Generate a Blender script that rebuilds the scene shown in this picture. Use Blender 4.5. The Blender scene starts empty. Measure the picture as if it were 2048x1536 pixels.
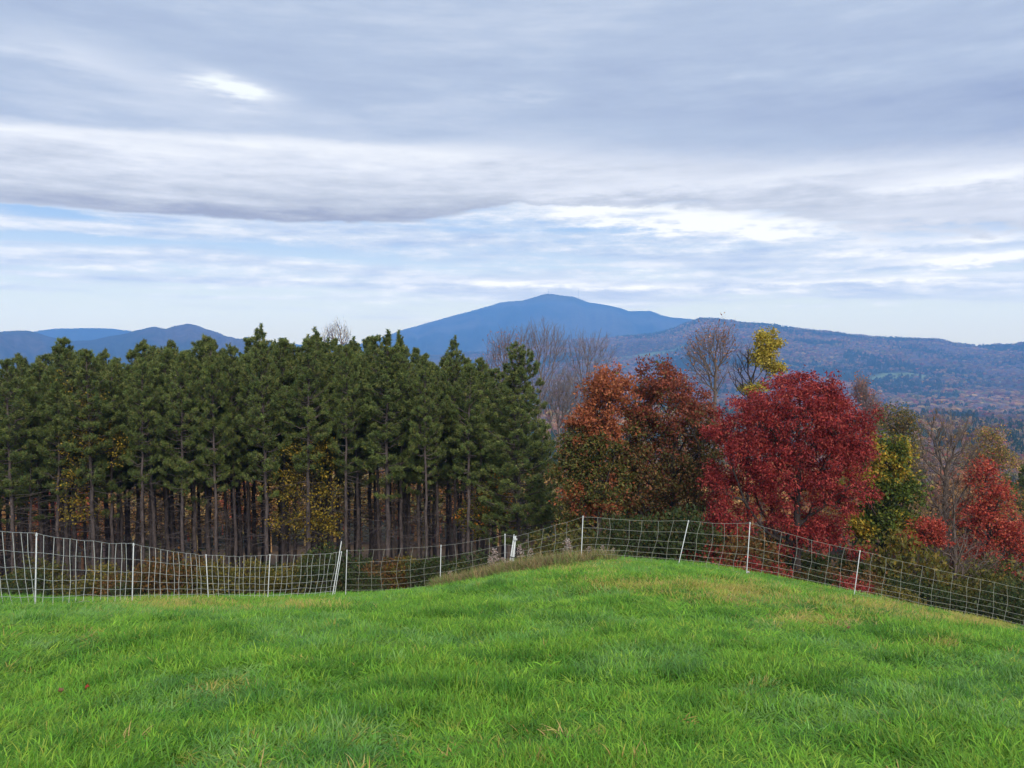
import bpy, math, random
import numpy as np
from math import radians, pi, sin, cos, atan2, sqrt, exp

# ------------------------------------------------------------------ camera, sky, sun, exposure
SC = bpy.context.scene
FPX = 1607.0                      # focal length in photo pixels (2048 wide)
EYE = 1.65                        # eye height above the grass at the camera's feet
PITCH = math.atan2(768 - 690, FPX)
cam_data = bpy.data.cameras.new('camera')
cam = bpy.data.objects.new('camera', cam_data)
SC.collection.objects.link(cam)
cam.location = (0, 0, EYE)
cam.rotation_euler = (pi / 2 - PITCH, 0, 0)
cam_data.sensor_width = 36.0
cam_data.lens = 36.0 * FPX / 2048.0
cam_data.clip_start = 0.05
cam_data.clip_end = 80000
SC.camera = cam

SUN_EL, SUN_AZ = radians(40), radians(163)     # azimuth measured clockwise from the view direction (+Y)
SKY_STRENGTH = 0.1
EXPOSURE = 1.2
HAZE_DENSITY = 2.0e-4
HAZE_COLOR = (0.22, 0.5, 1.0)
HAZE_TOP, HAZE_LEN, HAZE_WIDE = 420.0, 11200.0, 11300.0
AIRLIGHT = (0.11, 0.30, 0.64)

SC.view_settings.view_transform = 'Standard'
SC.view_settings.look = 'None'
SC.view_settings.exposure = EXPOSURE
SC.view_settings.gamma = 1.0
SC.view_settings.use_curve_mapping = False
SC.cycles.max_bounces = 5
SC.cycles.diffuse_bounces = 2
SC.cycles.glossy_bounces = 2
SC.cycles.transmission_bounces = 4
SC.cycles.transparent_max_bounces = 8
SC.cycles.volume_bounces = 3
SC.cycles.use_denoising = True
SC.cycles.denoising_input_passes = 'RGB_ALBEDO_NORMAL'
SC.cycles.denoising_prefilter = 'ACCURATE'


def lin(c):
    """sRGB 0-255 to linear."""
    o = []
    for v in c:
        v /= 255.0
        o.append(v / 12.92 if v <= 0.04045 else ((v + 0.055) / 1.055) ** 2.4)
    return tuple(o)


def lin4(c):
    return lin(c) + (1.0,)


def ray(px, py):
    """unit-forward ray (y = 1) of a photo pixel in world axes"""
    x = (px - 1024) / FPX
    u = (768 - py) / FPX
    cp, sp = cos(PITCH), sin(PITCH)
    y = cp + u * sp
    z = -sp + u * cp
    return x / y, 1.0, z / y


def W(px, py, D):
    r = ray(px, py)
    return np.array((r[0] * D, D, EYE + r[2] * D))


def px_ae(px, py):
    x, y, z = ray(px, py)
    return math.degrees(math.atan2(x, y)), math.degrees(math.atan2(z, math.hypot(x, y)))


class NT:
    """small helper for building node trees"""

    def __init__(self, tree):
        self.t = tree
        self.n = tree.nodes
        self.l = tree.links

    def node(self, typ, **kw):
        nd = self.n.new(typ)
        for k, v in kw.items():
            setattr(nd, k, v)
        return nd

    def put(self, sock, v):
        if hasattr(v, 'is_output'):
            self.l.new(v, sock)
        else:
            sock.default_value = v

    def m(self, op, a, b=None, c=None, clamp=False):
        nd = self.node('ShaderNodeMath', operation=op, use_clamp=clamp)
        self.put(nd.inputs[0], a)
        if b is not None:
            self.put(nd.inputs[1], b)
        if c is not None:
            self.put(nd.inputs[2], c)
        return nd.outputs[0]

    def rng(self, v, a, b, c=0.0, d=1.0, smooth=True):
        nd = self.node('ShaderNodeMapRange', interpolation_type='SMOOTHSTEP' if smooth else 'LINEAR')
        self.put(nd.inputs['Value'], v)
        self.put(nd.inputs['From Min'], a)
        self.put(nd.inputs['From Max'], b)
        self.put(nd.inputs['To Min'], c)
        self.put(nd.inputs['To Max'], d)
        return nd.outputs['Result']

    def ramp(self, v, stops, interp='LINEAR'):
        nd = self.node('ShaderNodeValToRGB')
        cr = nd.color_ramp
        cr.interpolation = interp
        while len(cr.elements) > 1:
            cr.elements.remove(cr.elements[-1])
        cr.elements[0].position = stops[0][0]
        cr.elements[0].color = stops[0][1]
        for p, c in stops[1:]:
            e = cr.elements.new(p)
            e.color = c
        self.put(nd.inputs[0], v)
        return nd.outputs[0]

    def mix(self, f, a, b, typ='MIX'):
        nd = self.node('ShaderNodeMix', data_type='RGBA', blend_type=typ)
        self.put(nd.inputs[0], f)
        self.put(nd.inputs[6], a)
        self.put(nd.inputs[7], b)
        return nd.outputs[2]

    def noise(self, vec, scale, detail=3.0, rough=0.5, dist=0.0):
        nd = self.node('ShaderNodeTexNoise')
        if vec is not None:
            self.l.new(vec, nd.inputs['Vector'])
        nd.inputs['Scale'].default_value = scale
        nd.inputs['Detail'].default_value = detail
        nd.inputs['Roughness'].default_value = rough
        nd.inputs['Distortion'].default_value = dist
        return nd.outputs['Fac']

    def xyz(self, x, y, z):
        nd = self.node('ShaderNodeCombineXYZ')
        self.put(nd.inputs[0], x)
        self.put(nd.inputs[1], y)
        self.put(nd.inputs[2], z)
        return nd.outputs[0]

    def rgb(self, c):
        nd = self.node('ShaderNodeRGB')
        nd.outputs[0].default_value = c if len(c) == 4 else tuple(c) + (1.0,)
        return nd.outputs[0]


def build_world():
    w = bpy.data.worlds.new('World')
    SC.world = w
    w.use_nodes = True
    T = NT(w.node_tree)
    T.n.clear()
    tc = T.node('ShaderNodeTexCoord')
    sep = T.node('ShaderNodeSeparateXYZ')
    T.l.new(tc.outputs['Generated'], sep.inputs[0])
    X, Y, Z = sep.outputs
    A0 = T.m('MULTIPLY', T.m('ARCTAN2', X, Y), 57.2958)
    E0 = T.m('MULTIPLY', T.m('ARCSINE', Z), 57.2958)
    # clear sky from the Sky Texture
    sky = T.node('ShaderNodeTexSky', sky_type='NISHITA')
    sky.sun_disc = False
    sky.sun_elevation = SUN_EL
    sky.sun_rotation = SUN_AZ
    sky.air_density = 1.0
    sky.dust_density = 1.2
    # ragged edges: noise in angle space, stretched along the horizon
    nv = T.xyz(T.m('MULTIPLY', A0, 0.055), T.m('MULTIPLY', E0, 0.30), 3.7)
    n1 = T.m('SUBTRACT', T.noise(nv, 1.0, 5.0, 0.55), 0.5)
    nv2 = T.xyz(T.m('MULTIPLY', A0, 0.16), T.m('MULTIPLY', E0, 1.3), 9.1)
    n2 = T.m('SUBTRACT', T.noise(nv2, 1.0, 5.0, 0.6), 0.5)
    nv3 = T.xyz(T.m('MULTIPLY', A0, 0.55), T.m('MULTIPLY', E0, 1.7), 5.3)
    n3 = T.m('SUBTRACT', T.noise(nv3, 1.0, 6.0, 0.65), 0.5)
    A = T.m('ADD', A0, T.m('MULTIPLY', n1, 12.0))
    E = T.m('ADD', E0, T.m('ADD', T.m('MULTIPLY', n1, 1.6), T.m('ADD', T.m('MULTIPLY', n2, 0.9), T.m('MULTIPLY', n3, T.rng(A0, -10.0, 10.0, 0.6, 1.4)))))

    def curve(pts):
        """elevation of an edge (degrees) as a function of azimuth"""
        st = []
        for px, py in pts:
            a, e = px_ae(px, py)
            st.append(((a + 40.0) / 80.0, (e / 25.0,) * 3 + (1,)))
        return T.m('MULTIPLY', T.ramp(T.m('DIVIDE', T.m('ADD', A0, 40.0), 80.0), st), 25.0)

    e1 = curve([(-60, 402), (120, 412), (430, 436), (700, 450), (860, 448), (950, 428), (1040, 408), (1180, 412), (1500, 428),
                (1640, 448), (1740, 470), (2100, 468)])
    e2 = curve([(-60, 240), (270, 266), (560, 274), (1000, 296), (1300, 318), (1600, 328), (1850, 312), (2100, 300)])

    def blob(px, py, sx, sy, slope, amp):
        a0, e0 = px_ae(px, py)
        ca = cos(radians(a0))
        sa = sx / 28.05 * ca * ca
        se = sy / 28.05 * ca
        da = T.m('SUBTRACT', A, a0)
        de = T.m('SUBTRACT', T.m('SUBTRACT', E, e0), T.m('MULTIPLY', da, -slope))
        q = T.m('ADD', T.m('POWER', T.m('DIVIDE', da, sa), 2.0), T.m('POWER', T.m('DIVIDE', de, se), 2.0))
        return T.m('MULTIPLY', T.m('EXPONENT', T.m('MULTIPLY', q, -1.0)), amp)

    def total(base, blobs):
        s = base
        for b in blobs:
            s = T.m('ADD', s, blob(*b))
        return s

    # upper deck
    up = total(T.m('ADD', 0.42, T.m('ADD', T.m('MULTIPLY', n1, 0.85), T.m('ADD', T.m('MULTIPLY', n2, 0.28), T.m('MULTIPLY', n3, 0.10)))), [
        (470, 176, 75, 13, 0.22, 0.62), (120, 105, 130, 26, 0.05, 0.22), (330, 190, 330, 70, 0.05, 0.16),
        (1560, 215, 420, 62, 0.03, -0.20), (2000, 250, 240, 70, 0.0, -0.14), (1050, 182, 80, 14, 0.1, 0.14),
        (1300, 110, 300, 22, 0.0, 0.06), (700, 250, 300, 26, 0.05, -0.06), (1900, 300, 300, 30, 0.0, -0.08),
        (1100, 275, 400, 24, 0.0, 0.10)])
    upc = T.ramp(up, [(0.0, lin4((150, 168, 203))), (0.42, lin4((181, 197, 222))), (0.7, lin4((210, 220, 237))),
                      (1.0, lin4((245, 252, 255)))])
    # middle band: bright on top, grey at its base
    tm = T.m('DIVIDE', T.m('SUBTRACT', E, e1), T.m('SUBTRACT', e2, e1), clamp=True)
    md = total(T.m('ADD', T.m('ADD', T.m('MULTIPLY', tm, T.rng(A0, -8.0, 10.0, 0.66, 0.30)), T.rng(A0, -8.0, 10.0, 0.20, 0.34)), T.m('ADD', T.m('MULTIPLY', n1, 0.5), T.m('ADD', T.m('MULTIPLY', n2, 0.7), T.m('MULTIPLY', n3, 0.25)))), [
        (1650, 342, 260, 18, 0.0, 0.16), (1880, 365, 200, 16, 0.0, 0.32), (2000, 345, 120, 12, 0.0, 0.16),
        (1100, 340, 300, 40, 0.0, 0.06), (1850, 440, 220, 26, 0.0, 0.2), (1250, 380, 250, 18, 0.0, 0.2),
        (200, 300, 260, 30, 0.03, 0.12), (450, 428, 420, 22, 0.055, -0.22)])
    mdc = T.ramp(md, [(0.0, lin4((160, 172, 198))), (0.35, lin4((193, 203, 220))), (0.68, lin4((222, 229, 242))),
                      (1.0, lin4((246, 250, 255)))])
    # clear strip under the clouds
    grad = T.ramp(T.m('DIVIDE', E0, 12.0, clamp=True), [
        (0.0, lin4((221, 232, 240))), (0.3, lin4((214, 231, 242))), (0.45, lin4((200, 222, 243))),
        (0.62, lin4((172, 204, 240))), (0.8, lin4((148, 190, 238))), (1.0, lin4((140, 184, 236)))])
    nsk = T.node('ShaderNodeVectorMath', operation='SCALE')
    T.l.new(sky.outputs[0], nsk.inputs[0])
    nsk.inputs['Scale'].default_value = 0.11
    clear = T.mix(0.12, grad, nsk.outputs[0])
    sv = T.xyz(T.m('MULTIPLY', A0, 0.045), T.m('MULTIPLY', T.m('ADD', E0, T.m('MULTIPLY', A0, 0.02)), 0.95), 1.3)
    s1 = T.noise(sv, 1.0, 6.0, 0.6, 0.4)
    st = total(T.m('ADD', T.m('MULTIPLY', T.m('SUBTRACT', s1, 0.5), 2.6), T.rng(E0, 1.5, 4.5, -0.1, 0.62)), [
        (1250, 428, 230, 20, 0.05, 1.1), (1500, 448, 160, 18, 0.04, 0.9), (1950, 522, 190, 10, -0.02, 1.0),
        (1620, 572, 420, 11, 0.0, 0.55), (1080, 572, 240, 14, 0.04, 0.6), (1800, 600, 260, 16, 0.0, 0.35),
        (90, 425, 100, 12, 0.0, -0.9), (100, 480, 180, 9, 0.0, -0.9), (430, 452, 200, 12, 0.06, 0.4),
        (600, 505, 260, 12, 0.04, -0.4), (1500, 520, 230, 16, 0.0, 0.35), (700, 470, 250, 14, 0.03, 0.4),
        (150, 515, 220, 12, 0.0, 0.5), (1900, 485, 260, 14, 0.0, 0.8)])
    st = T.m('ADD', st, T.m('MULTIPLY', n3, 0.9))
    sm = T.rng(st, 0.0, 0.9)
    sb = total(T.m('ADD', 0.52, T.m('ADD', T.m('MULTIPLY', n2, 2.2), T.m('ADD', T.m('MULTIPLY', n3, 0.8), T.m('MULTIPLY', n1, 0.6)))), [
        (1250, 428, 250, 22, 0.05, 0.6), (1500, 450, 180, 20, 0.04, 0.5), (1950, 520, 200, 11, -0.02, 0.6),
        (1700, 562, 300, 8, 0.0, 0.35), (1700, 590, 380, 12, 0.0, -0.2), (1850, 490, 250, 10, 0.0, 0.3), (1050, 566, 260, 9, 0.02, 0.25), (1100, 584, 260, 9, 0.02, -0.2), (1450, 510, 350, 14, 0.0, -0.25), (700, 490, 300, 16, 0.03, -0.15)])
    stc = T.ramp(sb, [(0.0, lin4((178, 200, 232))), (0.5, lin4((209, 223, 241))), (0.8, lin4((232, 239, 249))),
                      (1.0, lin4((250, 254, 255)))])
    low = T.mix(sm, clear, stc)
    k1 = T.rng(T.m('ADD', T.m('SUBTRACT', E, e1), T.m('MULTIPLY', T.m('MULTIPLY', n2, 3.0), T.rng(A0, 8.0, 20.0))), -0.12, T.rng(A0, 4.0, 16.0, 0.22, 0.7))
    k2 = T.rng(T.m('SUBTRACT', E, e2), T.rng(A0, -10.0, 8.0, -0.35, -1.2), T.rng(A0, -10.0, 8.0, 0.5, 1.6))
    col = T.mix(k1, low, T.mix(k2, mdc, upc))
    # the air in front of the sky (haze box) takes some of it away: what lies behind it is that much brighter
    zc = T.m('MAXIMUM', T.m('ABSOLUTE', Z), 0.002)
    side = T.m('MINIMUM', T.m('DIVIDE', HAZE_LEN, T.m('MAXIMUM', T.m('ABSOLUTE', Y), 0.01)), T.m('DIVIDE', HAZE_WIDE, T.m('MAXIMUM', T.m('ABSOLUTE', X), 0.01)))
    path = T.m('MINIMUM', T.m('DIVIDE', HAZE_TOP, zc), T.m('MINIMUM', side, 15000.0))
    tr = T.m('EXPONENT', T.m('MULTIPLY', path, -HAZE_DENSITY))
    air = T.node('ShaderNodeVectorMath', operation='SCALE')
    air.inputs[0].default_value = AIRLIGHT
    T.put(air.inputs['Scale'], T.m('SUBTRACT', 1.0, tr))
    d = T.node('ShaderNodeVectorMath', operation='SUBTRACT')
    T.l.new(col, d.inputs[0])
    T.l.new(air.outputs[0], d.inputs[1])
    q = T.node('ShaderNodeVectorMath', operation='SCALE')
    T.l.new(d.outputs[0], q.inputs[0])
    T.put(q.inputs['Scale'], T.m('DIVIDE', 2.0 ** -EXPOSURE / SKY_STRENGTH, tr))
    bg = T.node('ShaderNodeBackground')
    bg.inputs['Strength'].default_value = SKY_STRENGTH
    T.l.new(q.outputs[0], bg.inputs['Color'])
    out = T.node('ShaderNodeOutputWorld')
    T.l.new(bg.outputs[0], out.inputs['Surface'])
    w.cycles.sampling_method = 'MANUAL'
    w.cycles.sample_map_resolution = 512


build_world()

sun_data = bpy.data.lights.new('sun', 'SUN')
sun_data.energy = 1.5
sun_data.angle = radians(40)
sun_data.color = (1.0, 0.96, 0.9)
sun = bpy.data.objects.new('sun', sun_data)
SC.collection.objects.link(sun)
# light travels from the sun towards the scene
from mathutils import Vector
sdir = Vector((sin(SUN_AZ) * cos(SUN_EL), cos(SUN_AZ) * cos(SUN_EL), sin(SUN_EL)))
sun.rotation_euler = (-sdir).to_track_quat('-Z', 'Y').to_euler()

# ------------------------------------------------------------------ helpers
COL = SC.collection


def tag(o, label=None, cat=None, group=None, kind=None):
    if label:
        o['label'] = label
    if cat:
        o['category'] = cat
    if group:
        o['group'] = group
    if kind:
        o['kind'] = kind
    return o


def empty(name, loc, label=None, cat=None, group=None):
    o = bpy.data.objects.new(name, None)
    o.empty_display_size = 0.2
    o.location = tuple(loc)
    COL.objects.link(o)
    return tag(o, label, cat, group)


def mesh_data(name, V, F, mat=None, col=None, smooth=False):
    """V (n,3); F (m,k) array of equal-size faces, or a list of such arrays; col (n,3) point colours"""
    me = bpy.data.meshes.new(name)
    V = np.ascontiguousarray(V, dtype=np.float32)
    Fs = F if isinstance(F, list) else [F]
    Fs = [np.asarray(f, dtype=np.int32) for f in Fs if len(f)]
    me.vertices.add(len(V))
    me.vertices.foreach_set('co', V.ravel())
    nl = sum(f.size for f in Fs)
    npoly = sum(len(f) for f in Fs)
    me.loops.add(nl)
    me.polygons.add(npoly)
    me.loops.foreach_set('vertex_index', np.concatenate([f.ravel() for f in Fs]))
    st, o = [], 0
    for f in Fs:
        st.append(o + np.arange(len(f), dtype=np.int32) * f.shape[1])
        o += f.size
    me.polygons.foreach_set('loop_start', np.concatenate(st).astype(np.int32))
    if smooth:
        me.polygons.foreach_set('use_smooth', np.ones(npoly, dtype=bool))
    if col is not None:
        at = me.attributes.new('Col', 'FLOAT_COLOR', 'POINT')
        c4 = np.ones((len(V), 4), dtype=np.float32)
        c4[:, :3] = col
        at.data.foreach_set('color', c4.ravel())
    me.update(calc_edges=True)
    if mat:
        me.materials.append(mat)
    return me


def obj(name, me, parent=None, loc=None):
    o = bpy.data.objects.new(name, me)
    COL.objects.link(o)
    if parent is not None:
        o.parent = parent
    if loc is not None:
        o.location = tuple(loc)
    return o


def new_mat(name):
    m = bpy.data.materials.new(name)
    m.use_nodes = True
    T = NT(m.node_tree)
    T.n.clear()
    out = T.node('ShaderNodeOutputMaterial')
    return m, T, out


def principled(T, out, color, rough=0.8, spec=0.3):
    b = T.node('ShaderNodeBsdfPrincipled')
    T.put(b.inputs['Base Color'], color)
    T.put(b.inputs['Roughness'], rough)
    b.inputs['Specular IOR Level'].default_value = spec
    T.l.new(b.outputs[0], out.inputs['Surface'])
    return b


def leaf_material(name, instanced=False, translucent=0.35, spec=0.25, rough=0.55):
    m, T, out = new_mat(name)
    at = T.node('ShaderNodeAttribute')
    at.attribute_name = 'tint' if instanced else 'Col'
    at.attribute_type = 'INSTANCER' if instanced else 'GEOMETRY'
    c = at.outputs['Color']
    b = T.node('ShaderNodeBsdfPrincipled')
    T.l.new(c, b.inputs['Base Color'])
    b.inputs['Roughness'].default_value = rough
    b.inputs['Specular IOR Level'].default_value = spec
    tr = T.node('ShaderNodeBsdfTranslucent')
    T.l.new(c, tr.inputs['Color'])
    mx = T.node('ShaderNodeMixShader')
    mx.inputs[0].default_value = translucent
    T.l.new(b.outputs[0], mx.inputs[1])
    T.l.new(tr.outputs[0], mx.inputs[2])
    T.l.new(mx.outputs[0], out.inputs['Surface'])
    return m


def attr_material(name, scale=6.0, amount=0.35, rough=0.9):
    """matte surface coloured by the mesh's own Col attribute, broken up by noise"""
    m, T, out = new_mat(name)
    at = T.node('ShaderNodeAttribute')
    at.attribute_name = 'Col'
    tc = T.node('ShaderNodeTexCoord')
    n = T.noise(tc.outputs['Object'], scale, 5.0, 0.6)
    f = T.rng(n, 0.3, 0.7, 1.0 - amount, 1.0 + amount, smooth=False)
    v = T.node('ShaderNodeVectorMath', operation='SCALE')
    T.l.new(at.outputs['Color'], v.inputs[0])
    T.put(v.inputs['Scale'], f)
    principled(T, out, v.outputs[0], rough, 0.1)
    return m


def bark_material(name, dark, light, scale=9.0):
    m, T, out = new_mat(name)
    tc = T.node('ShaderNodeTexCoord')
    mp = T.node('ShaderNodeMapping')
    T.l.new(tc.outputs['Object'], mp.inputs[0])
    mp.inputs['Scale'].default_value = (1, 1, 0.25)
    n = T.noise(mp.outputs[0], scale, 5.0, 0.65)
    principled(T, out, T.ramp(n, [(0.3, lin4(dark)), (0.7, lin4(light))]), 0.9, 0.15)
    return m


# numpy value noise -------------------------------------------------
def _hash(ix, iy, seed):
    h = (ix.astype(np.int64) * 374761393 + iy.astype(np.int64) * 668265263 + seed * 974711) & 0x7fffffff
    h = ((h ^ (h >> 13)) * 1274126177) & 0x7fffffff
    h = h ^ (h >> 16)
    return (h & 0xffff) / 65535.0


def vnoise(x, y, seed=0):
    ix, iy = np.floor(x), np.floor(y)
    fx, fy = x - ix, y - iy
    fx = fx * fx * (3 - 2 * fx)
    fy = fy * fy * (3 - 2 * fy)
    ix, iy = ix.astype(np.int64), iy.astype(np.int64)
    a, b = _hash(ix, iy, seed), _hash(ix + 1, iy, seed)
    c, d = _hash(ix, iy + 1, seed), _hash(ix + 1, iy + 1, seed)
    return (a * (1 - fx) + b * fx) * (1 - fy) + (c * (1 - fx) + d * fx) * fy


def fbm(x, y, seed=0, octs=4):
    s, a, t = 0.0, 1.0, 0.0
    for k in range(octs):
        s = s + a * vnoise(x * 2 ** k, y * 2 ** k, seed + k * 17)
        t += a
        a *= 0.5
    return s / t - 0.5


def sstep(a, b, x):
    t = np.clip((np.asarray(x, dtype=float) - a) / (b - a), 0, 1)
    return t * t * (3 - 2 * t)
# ------------------------------------------------------------------ terrain
# fence posts as read from the photo: foot pixel, head pixel, distance (from the post's usual 1.1 m height)
POSTS1 = [((-165, 1212), (-172, 1036), 9.8), ((70, 1206), (73, 1068), 13.0), ((264, 1203), (267, 1088), 16.3),
          ((417, 1200), (412, 1110), 19.6), ((535, 1199), (540, 1110), 22.0), ((668, 1194), (683, 1104), 24.0)]
POSTS2 = [((691, 1191), (694, 1101), 24.2), ((880, 1177), (882, 1091), 23.0), ((1010, 1146), (1010, 1069), 22.2),
          ((1024, 1141), (1031, 1073), 22.0)]
POSTS3 = [((1024, 1141), (1031, 1073), 22.0), ((1162, 1118), (1166, 1033), 21.0), ((1356, 1128), (1377, 1042), 20.5),
          ((1493, 1147), (1500, 1046), 20.2), ((1708, 1186), (1720, 1102), 20.5), ((2068, 1264), (2074, 1184), 21.5)]

ctrl = []
for P in (POSTS1, POSTS2[:3], POSTS3):
    for foot, head, D in P:
        ctrl.append(tuple(W(foot[0], foot[1], D) - np.array([0, 0, 0.08])))
ctrl += [(0, 0, 0), (0, 2.5, -0.3), (0, 5, -0.75), (0, 10, -1.72), (0.6, 15, -2.66), (-3, 7.5, -1.25), (4, 8, -1.45),
         (-6, 4, -0.6), (6, 4, -0.85), (9, 10, -2.75), (7.24, 15, -3.5), (11, 16, -4.55), (-4, 14, -3.05), (-2.7, 16, -3.55), (-1.3, 17, -3.75), (-4.75, 13.3, -2.85), (4.74, 16, -3.15), (6.2, 16, -3.45), (7.66, 13.3, -3.15), (8.3, 13, -3.3), (10.4, 16.5, -4.6), (5.5, 11, -2.15), (-6.5, 11.5, -2.25), (-9, 8.5, -1.4),
         (14, 12, -4.5), (-16, 14, -2.6), (-12, 22, -5.6), (-20, 26, -6.8), (0, -6, 0.6), (-8, -6, 0.5), (8, -6, 0.3),
         (0, -14, 1.2), (-14, -10, 0.9), (14, -10, 0.3), (-20, 2, 0.0), (22, 6, -4.0), (22, 16, -6.6), (18, 26, -8.6)]
for px, py, D in ((200, 1196, 25), (420, 1193, 27), (600, 1191, 28.5), (100, 1215, 33), (400, 1215, 36), (760, 1205, 34),
                  (950, 1190, 32), (1100, 1180, 31), (1250, 1180, 31), (1450, 1205, 31), (1650, 1235, 31), (1850, 1280, 31),
                  (2048, 1320, 31), (2200, 1340, 31), (-150, 1230, 32), (1200, 1122, 23.0)):
    ctrl.append(tuple(W(px, py, D)))
ctrl = np.array(ctrl, dtype=float)


def _tps(d):
    return np.where(d > 1e-9, d * d * np.log(np.maximum(d, 1e-9)), 0.0)


_n = len(ctrl)
_K = _tps(np.linalg.norm(ctrl[:, None, :2] - ctrl[None, :, :2], axis=2)) + np.eye(_n) * 0.3
_P = np.c_[np.ones(_n), ctrl[:, :2]]
_A = np.block([[_K, _P], [_P.T, np.zeros((3, 3))]])
_c = np.linalg.solve(_A, np.r_[ctrl[:, 2], 0, 0, 0])

VR = np.array([0, 30, 45, 70, 120, 200, 400, 700, 1200, 1600, 2200, 3000, 4500, 7000, 14000])
VZ = np.array([-8, -9, -11.2, -17, -28, -43, -75, -90, -107, -135, -155, -158, -165, -175, -190.])

_pf = [(1060, 690), (1130, 684), (1240, 678), (1300, 673), (1345, 662), (1375, 650), (1400, 643), (1440, 643), (1480, 648), (1550, 655), (1620, 663),
       (1700, 673), (1760, 679), (1830, 682), (1875, 684), (1910, 691), (1950, 696), (2000, 695), (2048, 690), (2200, 684), (2500, 690)]
RA = np.array([-60, 0.0] + [px_ae(p[0], p[1])[0] for p in _pf])
RE = np.array([-2.2, -0.6] + [px_ae(p[0], p[1])[1] for p in _pf])
RIDGE_D = 5000.0


def near_z(x, y):
    x = np.asarray(x, float)
    y = np.asarray(y, float)
    sh = x.shape
    q = np.c_[x.ravel(), y.ravel()]
    out = np.empty(len(q))
    for i in range(0, len(q), 20000):
        d = np.linalg.norm(q[i:i + 20000, None, :] - ctrl[None, :, :2], axis=2)
        out[i:i + 20000] = _tps(d) @ _c[:_n] + _c[_n] + q[i:i + 20000] @ _c[_n + 1:]
    return out.reshape(sh)


def ground_z(x, y):
    x = np.asarray(x, float)
    y = np.asarray(y, float)
    r = np.hypot(x, y)
    az = np.degrees(np.arctan2(x, y))
    front = sstep(125, 60, np.abs(az))
    # far land
    v = np.interp(r, VR, VZ)
    crest = EYE + np.tan(np.radians(np.interp(az, RA, RE))) * RIDGE_D
    s = np.where(r < RIDGE_D, sstep(2100, RIDGE_D, r) ** 1.25, sstep(8600, RIDGE_D, r))
    spur = fbm(az * 0.35 + r / 1500.0, r / 900.0, 5, 4)
    v = v + (crest - v) * s * 1.0 + spur * 60 * sstep(1500, 2600, r) * (1 - np.abs(s * 2 - 1) ** 8 * (s > .5))
    v = v + fbm(x / 90.0, y / 90.0, 8, 4) * np.interp(r, [0, 60, 300, 1500], [0, 0, 8, 26])
    v = v * front + (1 - front) * np.interp(r, [0, 25, 300, 4000], [0, 1.5, 2, -60])
    near = near_z(np.clip(x, -45, 45), np.clip(y, -20, 45))
    k = sstep(26, 44, r)
    z = near * (1 - k) + v * k
    # small lumps of the turf
    z = z + fbm(x * 0.55, y * 0.55, 21, 3) * 0.16 * sstep(60, 25, r) * sstep(1.0, 4.0, r)
    return z


def gz(x, y):
    return float(ground_z(np.array([x]), np.array([y]))[0])


def polar_patch(az, r, zf):
    """grid over azimuth (deg) x radius -> V, F"""
    AZ, R = np.meshgrid(np.radians(az), r)
    Xg, Yg = np.sin(AZ) * R, np.cos(AZ) * R
    Zg = zf(Xg, Yg)
    V = np.stack([Xg, Yg, Zg], -1).reshape(-1, 3)
    nr, na = len(r), len(az)
    i = np.arange(nr - 1)[:, None] * na + np.arange(na - 1)[None, :]
    F = np.stack([i, i + 1, i + 1 + na, i + na], -1).reshape(-1, 4)[:, ::-1]
    return V, F


MEADOWS = [(1795, 758, 2900, 330, 55), (1295, 700, 3700, 260, 70), (1230, 760, 2700, 260, 60), (2010, 762, 2850, 120, 40)]


def meadow_mask(x, y):
    m = np.zeros_like(np.asarray(x, float))
    for px, py, D, rx, ry in MEADOWS:
        cx = ray(px, py)[0] * D
        m = np.maximum(m, sstep(1.25, 0.8, np.hypot((x - cx) / rx, (y - D) / ry) + fbm(x / 120., y / 60., 3, 3) * 0.8))
    return m


def mixc(a, b, t):
    t = np.asarray(t)[..., None]
    return np.asarray(a) * (1 - t) + np.asarray(b) * t


GROUND_MAT = attr_material('ground_soil', 5.0, 0.3)
FAR_MAT = attr_material('far_woods', 0.02, 0.45)


def build_ground():
    azd = np.concatenate([np.arange(-180, -46, 4.0), np.arange(-46, 46.01, 0.3), np.arange(50, 180.1, 4.0)])
    rn = np.concatenate([[0.05, 0.6, 1.2], np.arange(1.6, 30, 0.22), np.geomspace(30.2, 130, 50)])
    V, F = polar_patch(azd, rn, ground_z)
    r = np.hypot(V[:, 0], V[:, 1])
    soil = lin((70, 88, 38))
    litter = lin((92, 74, 56))
    c = mixc(soil, litter, sstep(25, 33, r) * sstep(-10, 6, V[:, 1]))
    me = mesh_data('hillside_ground', V, F, GROUND_MAT, c, True)
    tag(obj('hillside_ground', me), kind='structure')
    # valley and the wooded ridge beyond it
    rf = np.concatenate([np.geomspace(130, 1500, 70), np.arange(1540, 9000, 45), np.geomspace(9000, 10900, 12)])
    azf = np.concatenate([np.arange(-64, -46, 2.0), np.arange(-46, 46.01, 0.35), np.arange(48, 65, 2.0)])
    V, F = polar_patch(azf, rf, ground_z)
    x, y = V[:, 0], V[:, 1]
    woods = mixc(lin((104, 88, 74)), lin((64, 72, 56)), sstep(-0.1, 0.1, fbm(x / 260., y / 260., 31, 3)))
    woods = mixc(woods, lin((104, 76, 58)), sstep(0.02, 0.2, fbm(x / 180., y / 180., 37, 3)) * 0.7)
    c = mixc(woods, lin((120, 132, 84)), meadow_mask(x, y))
    me = mesh_data('valley', V, F, FAR_MAT, c, True)
    tag(obj('valley', me), kind='structure')


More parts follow.
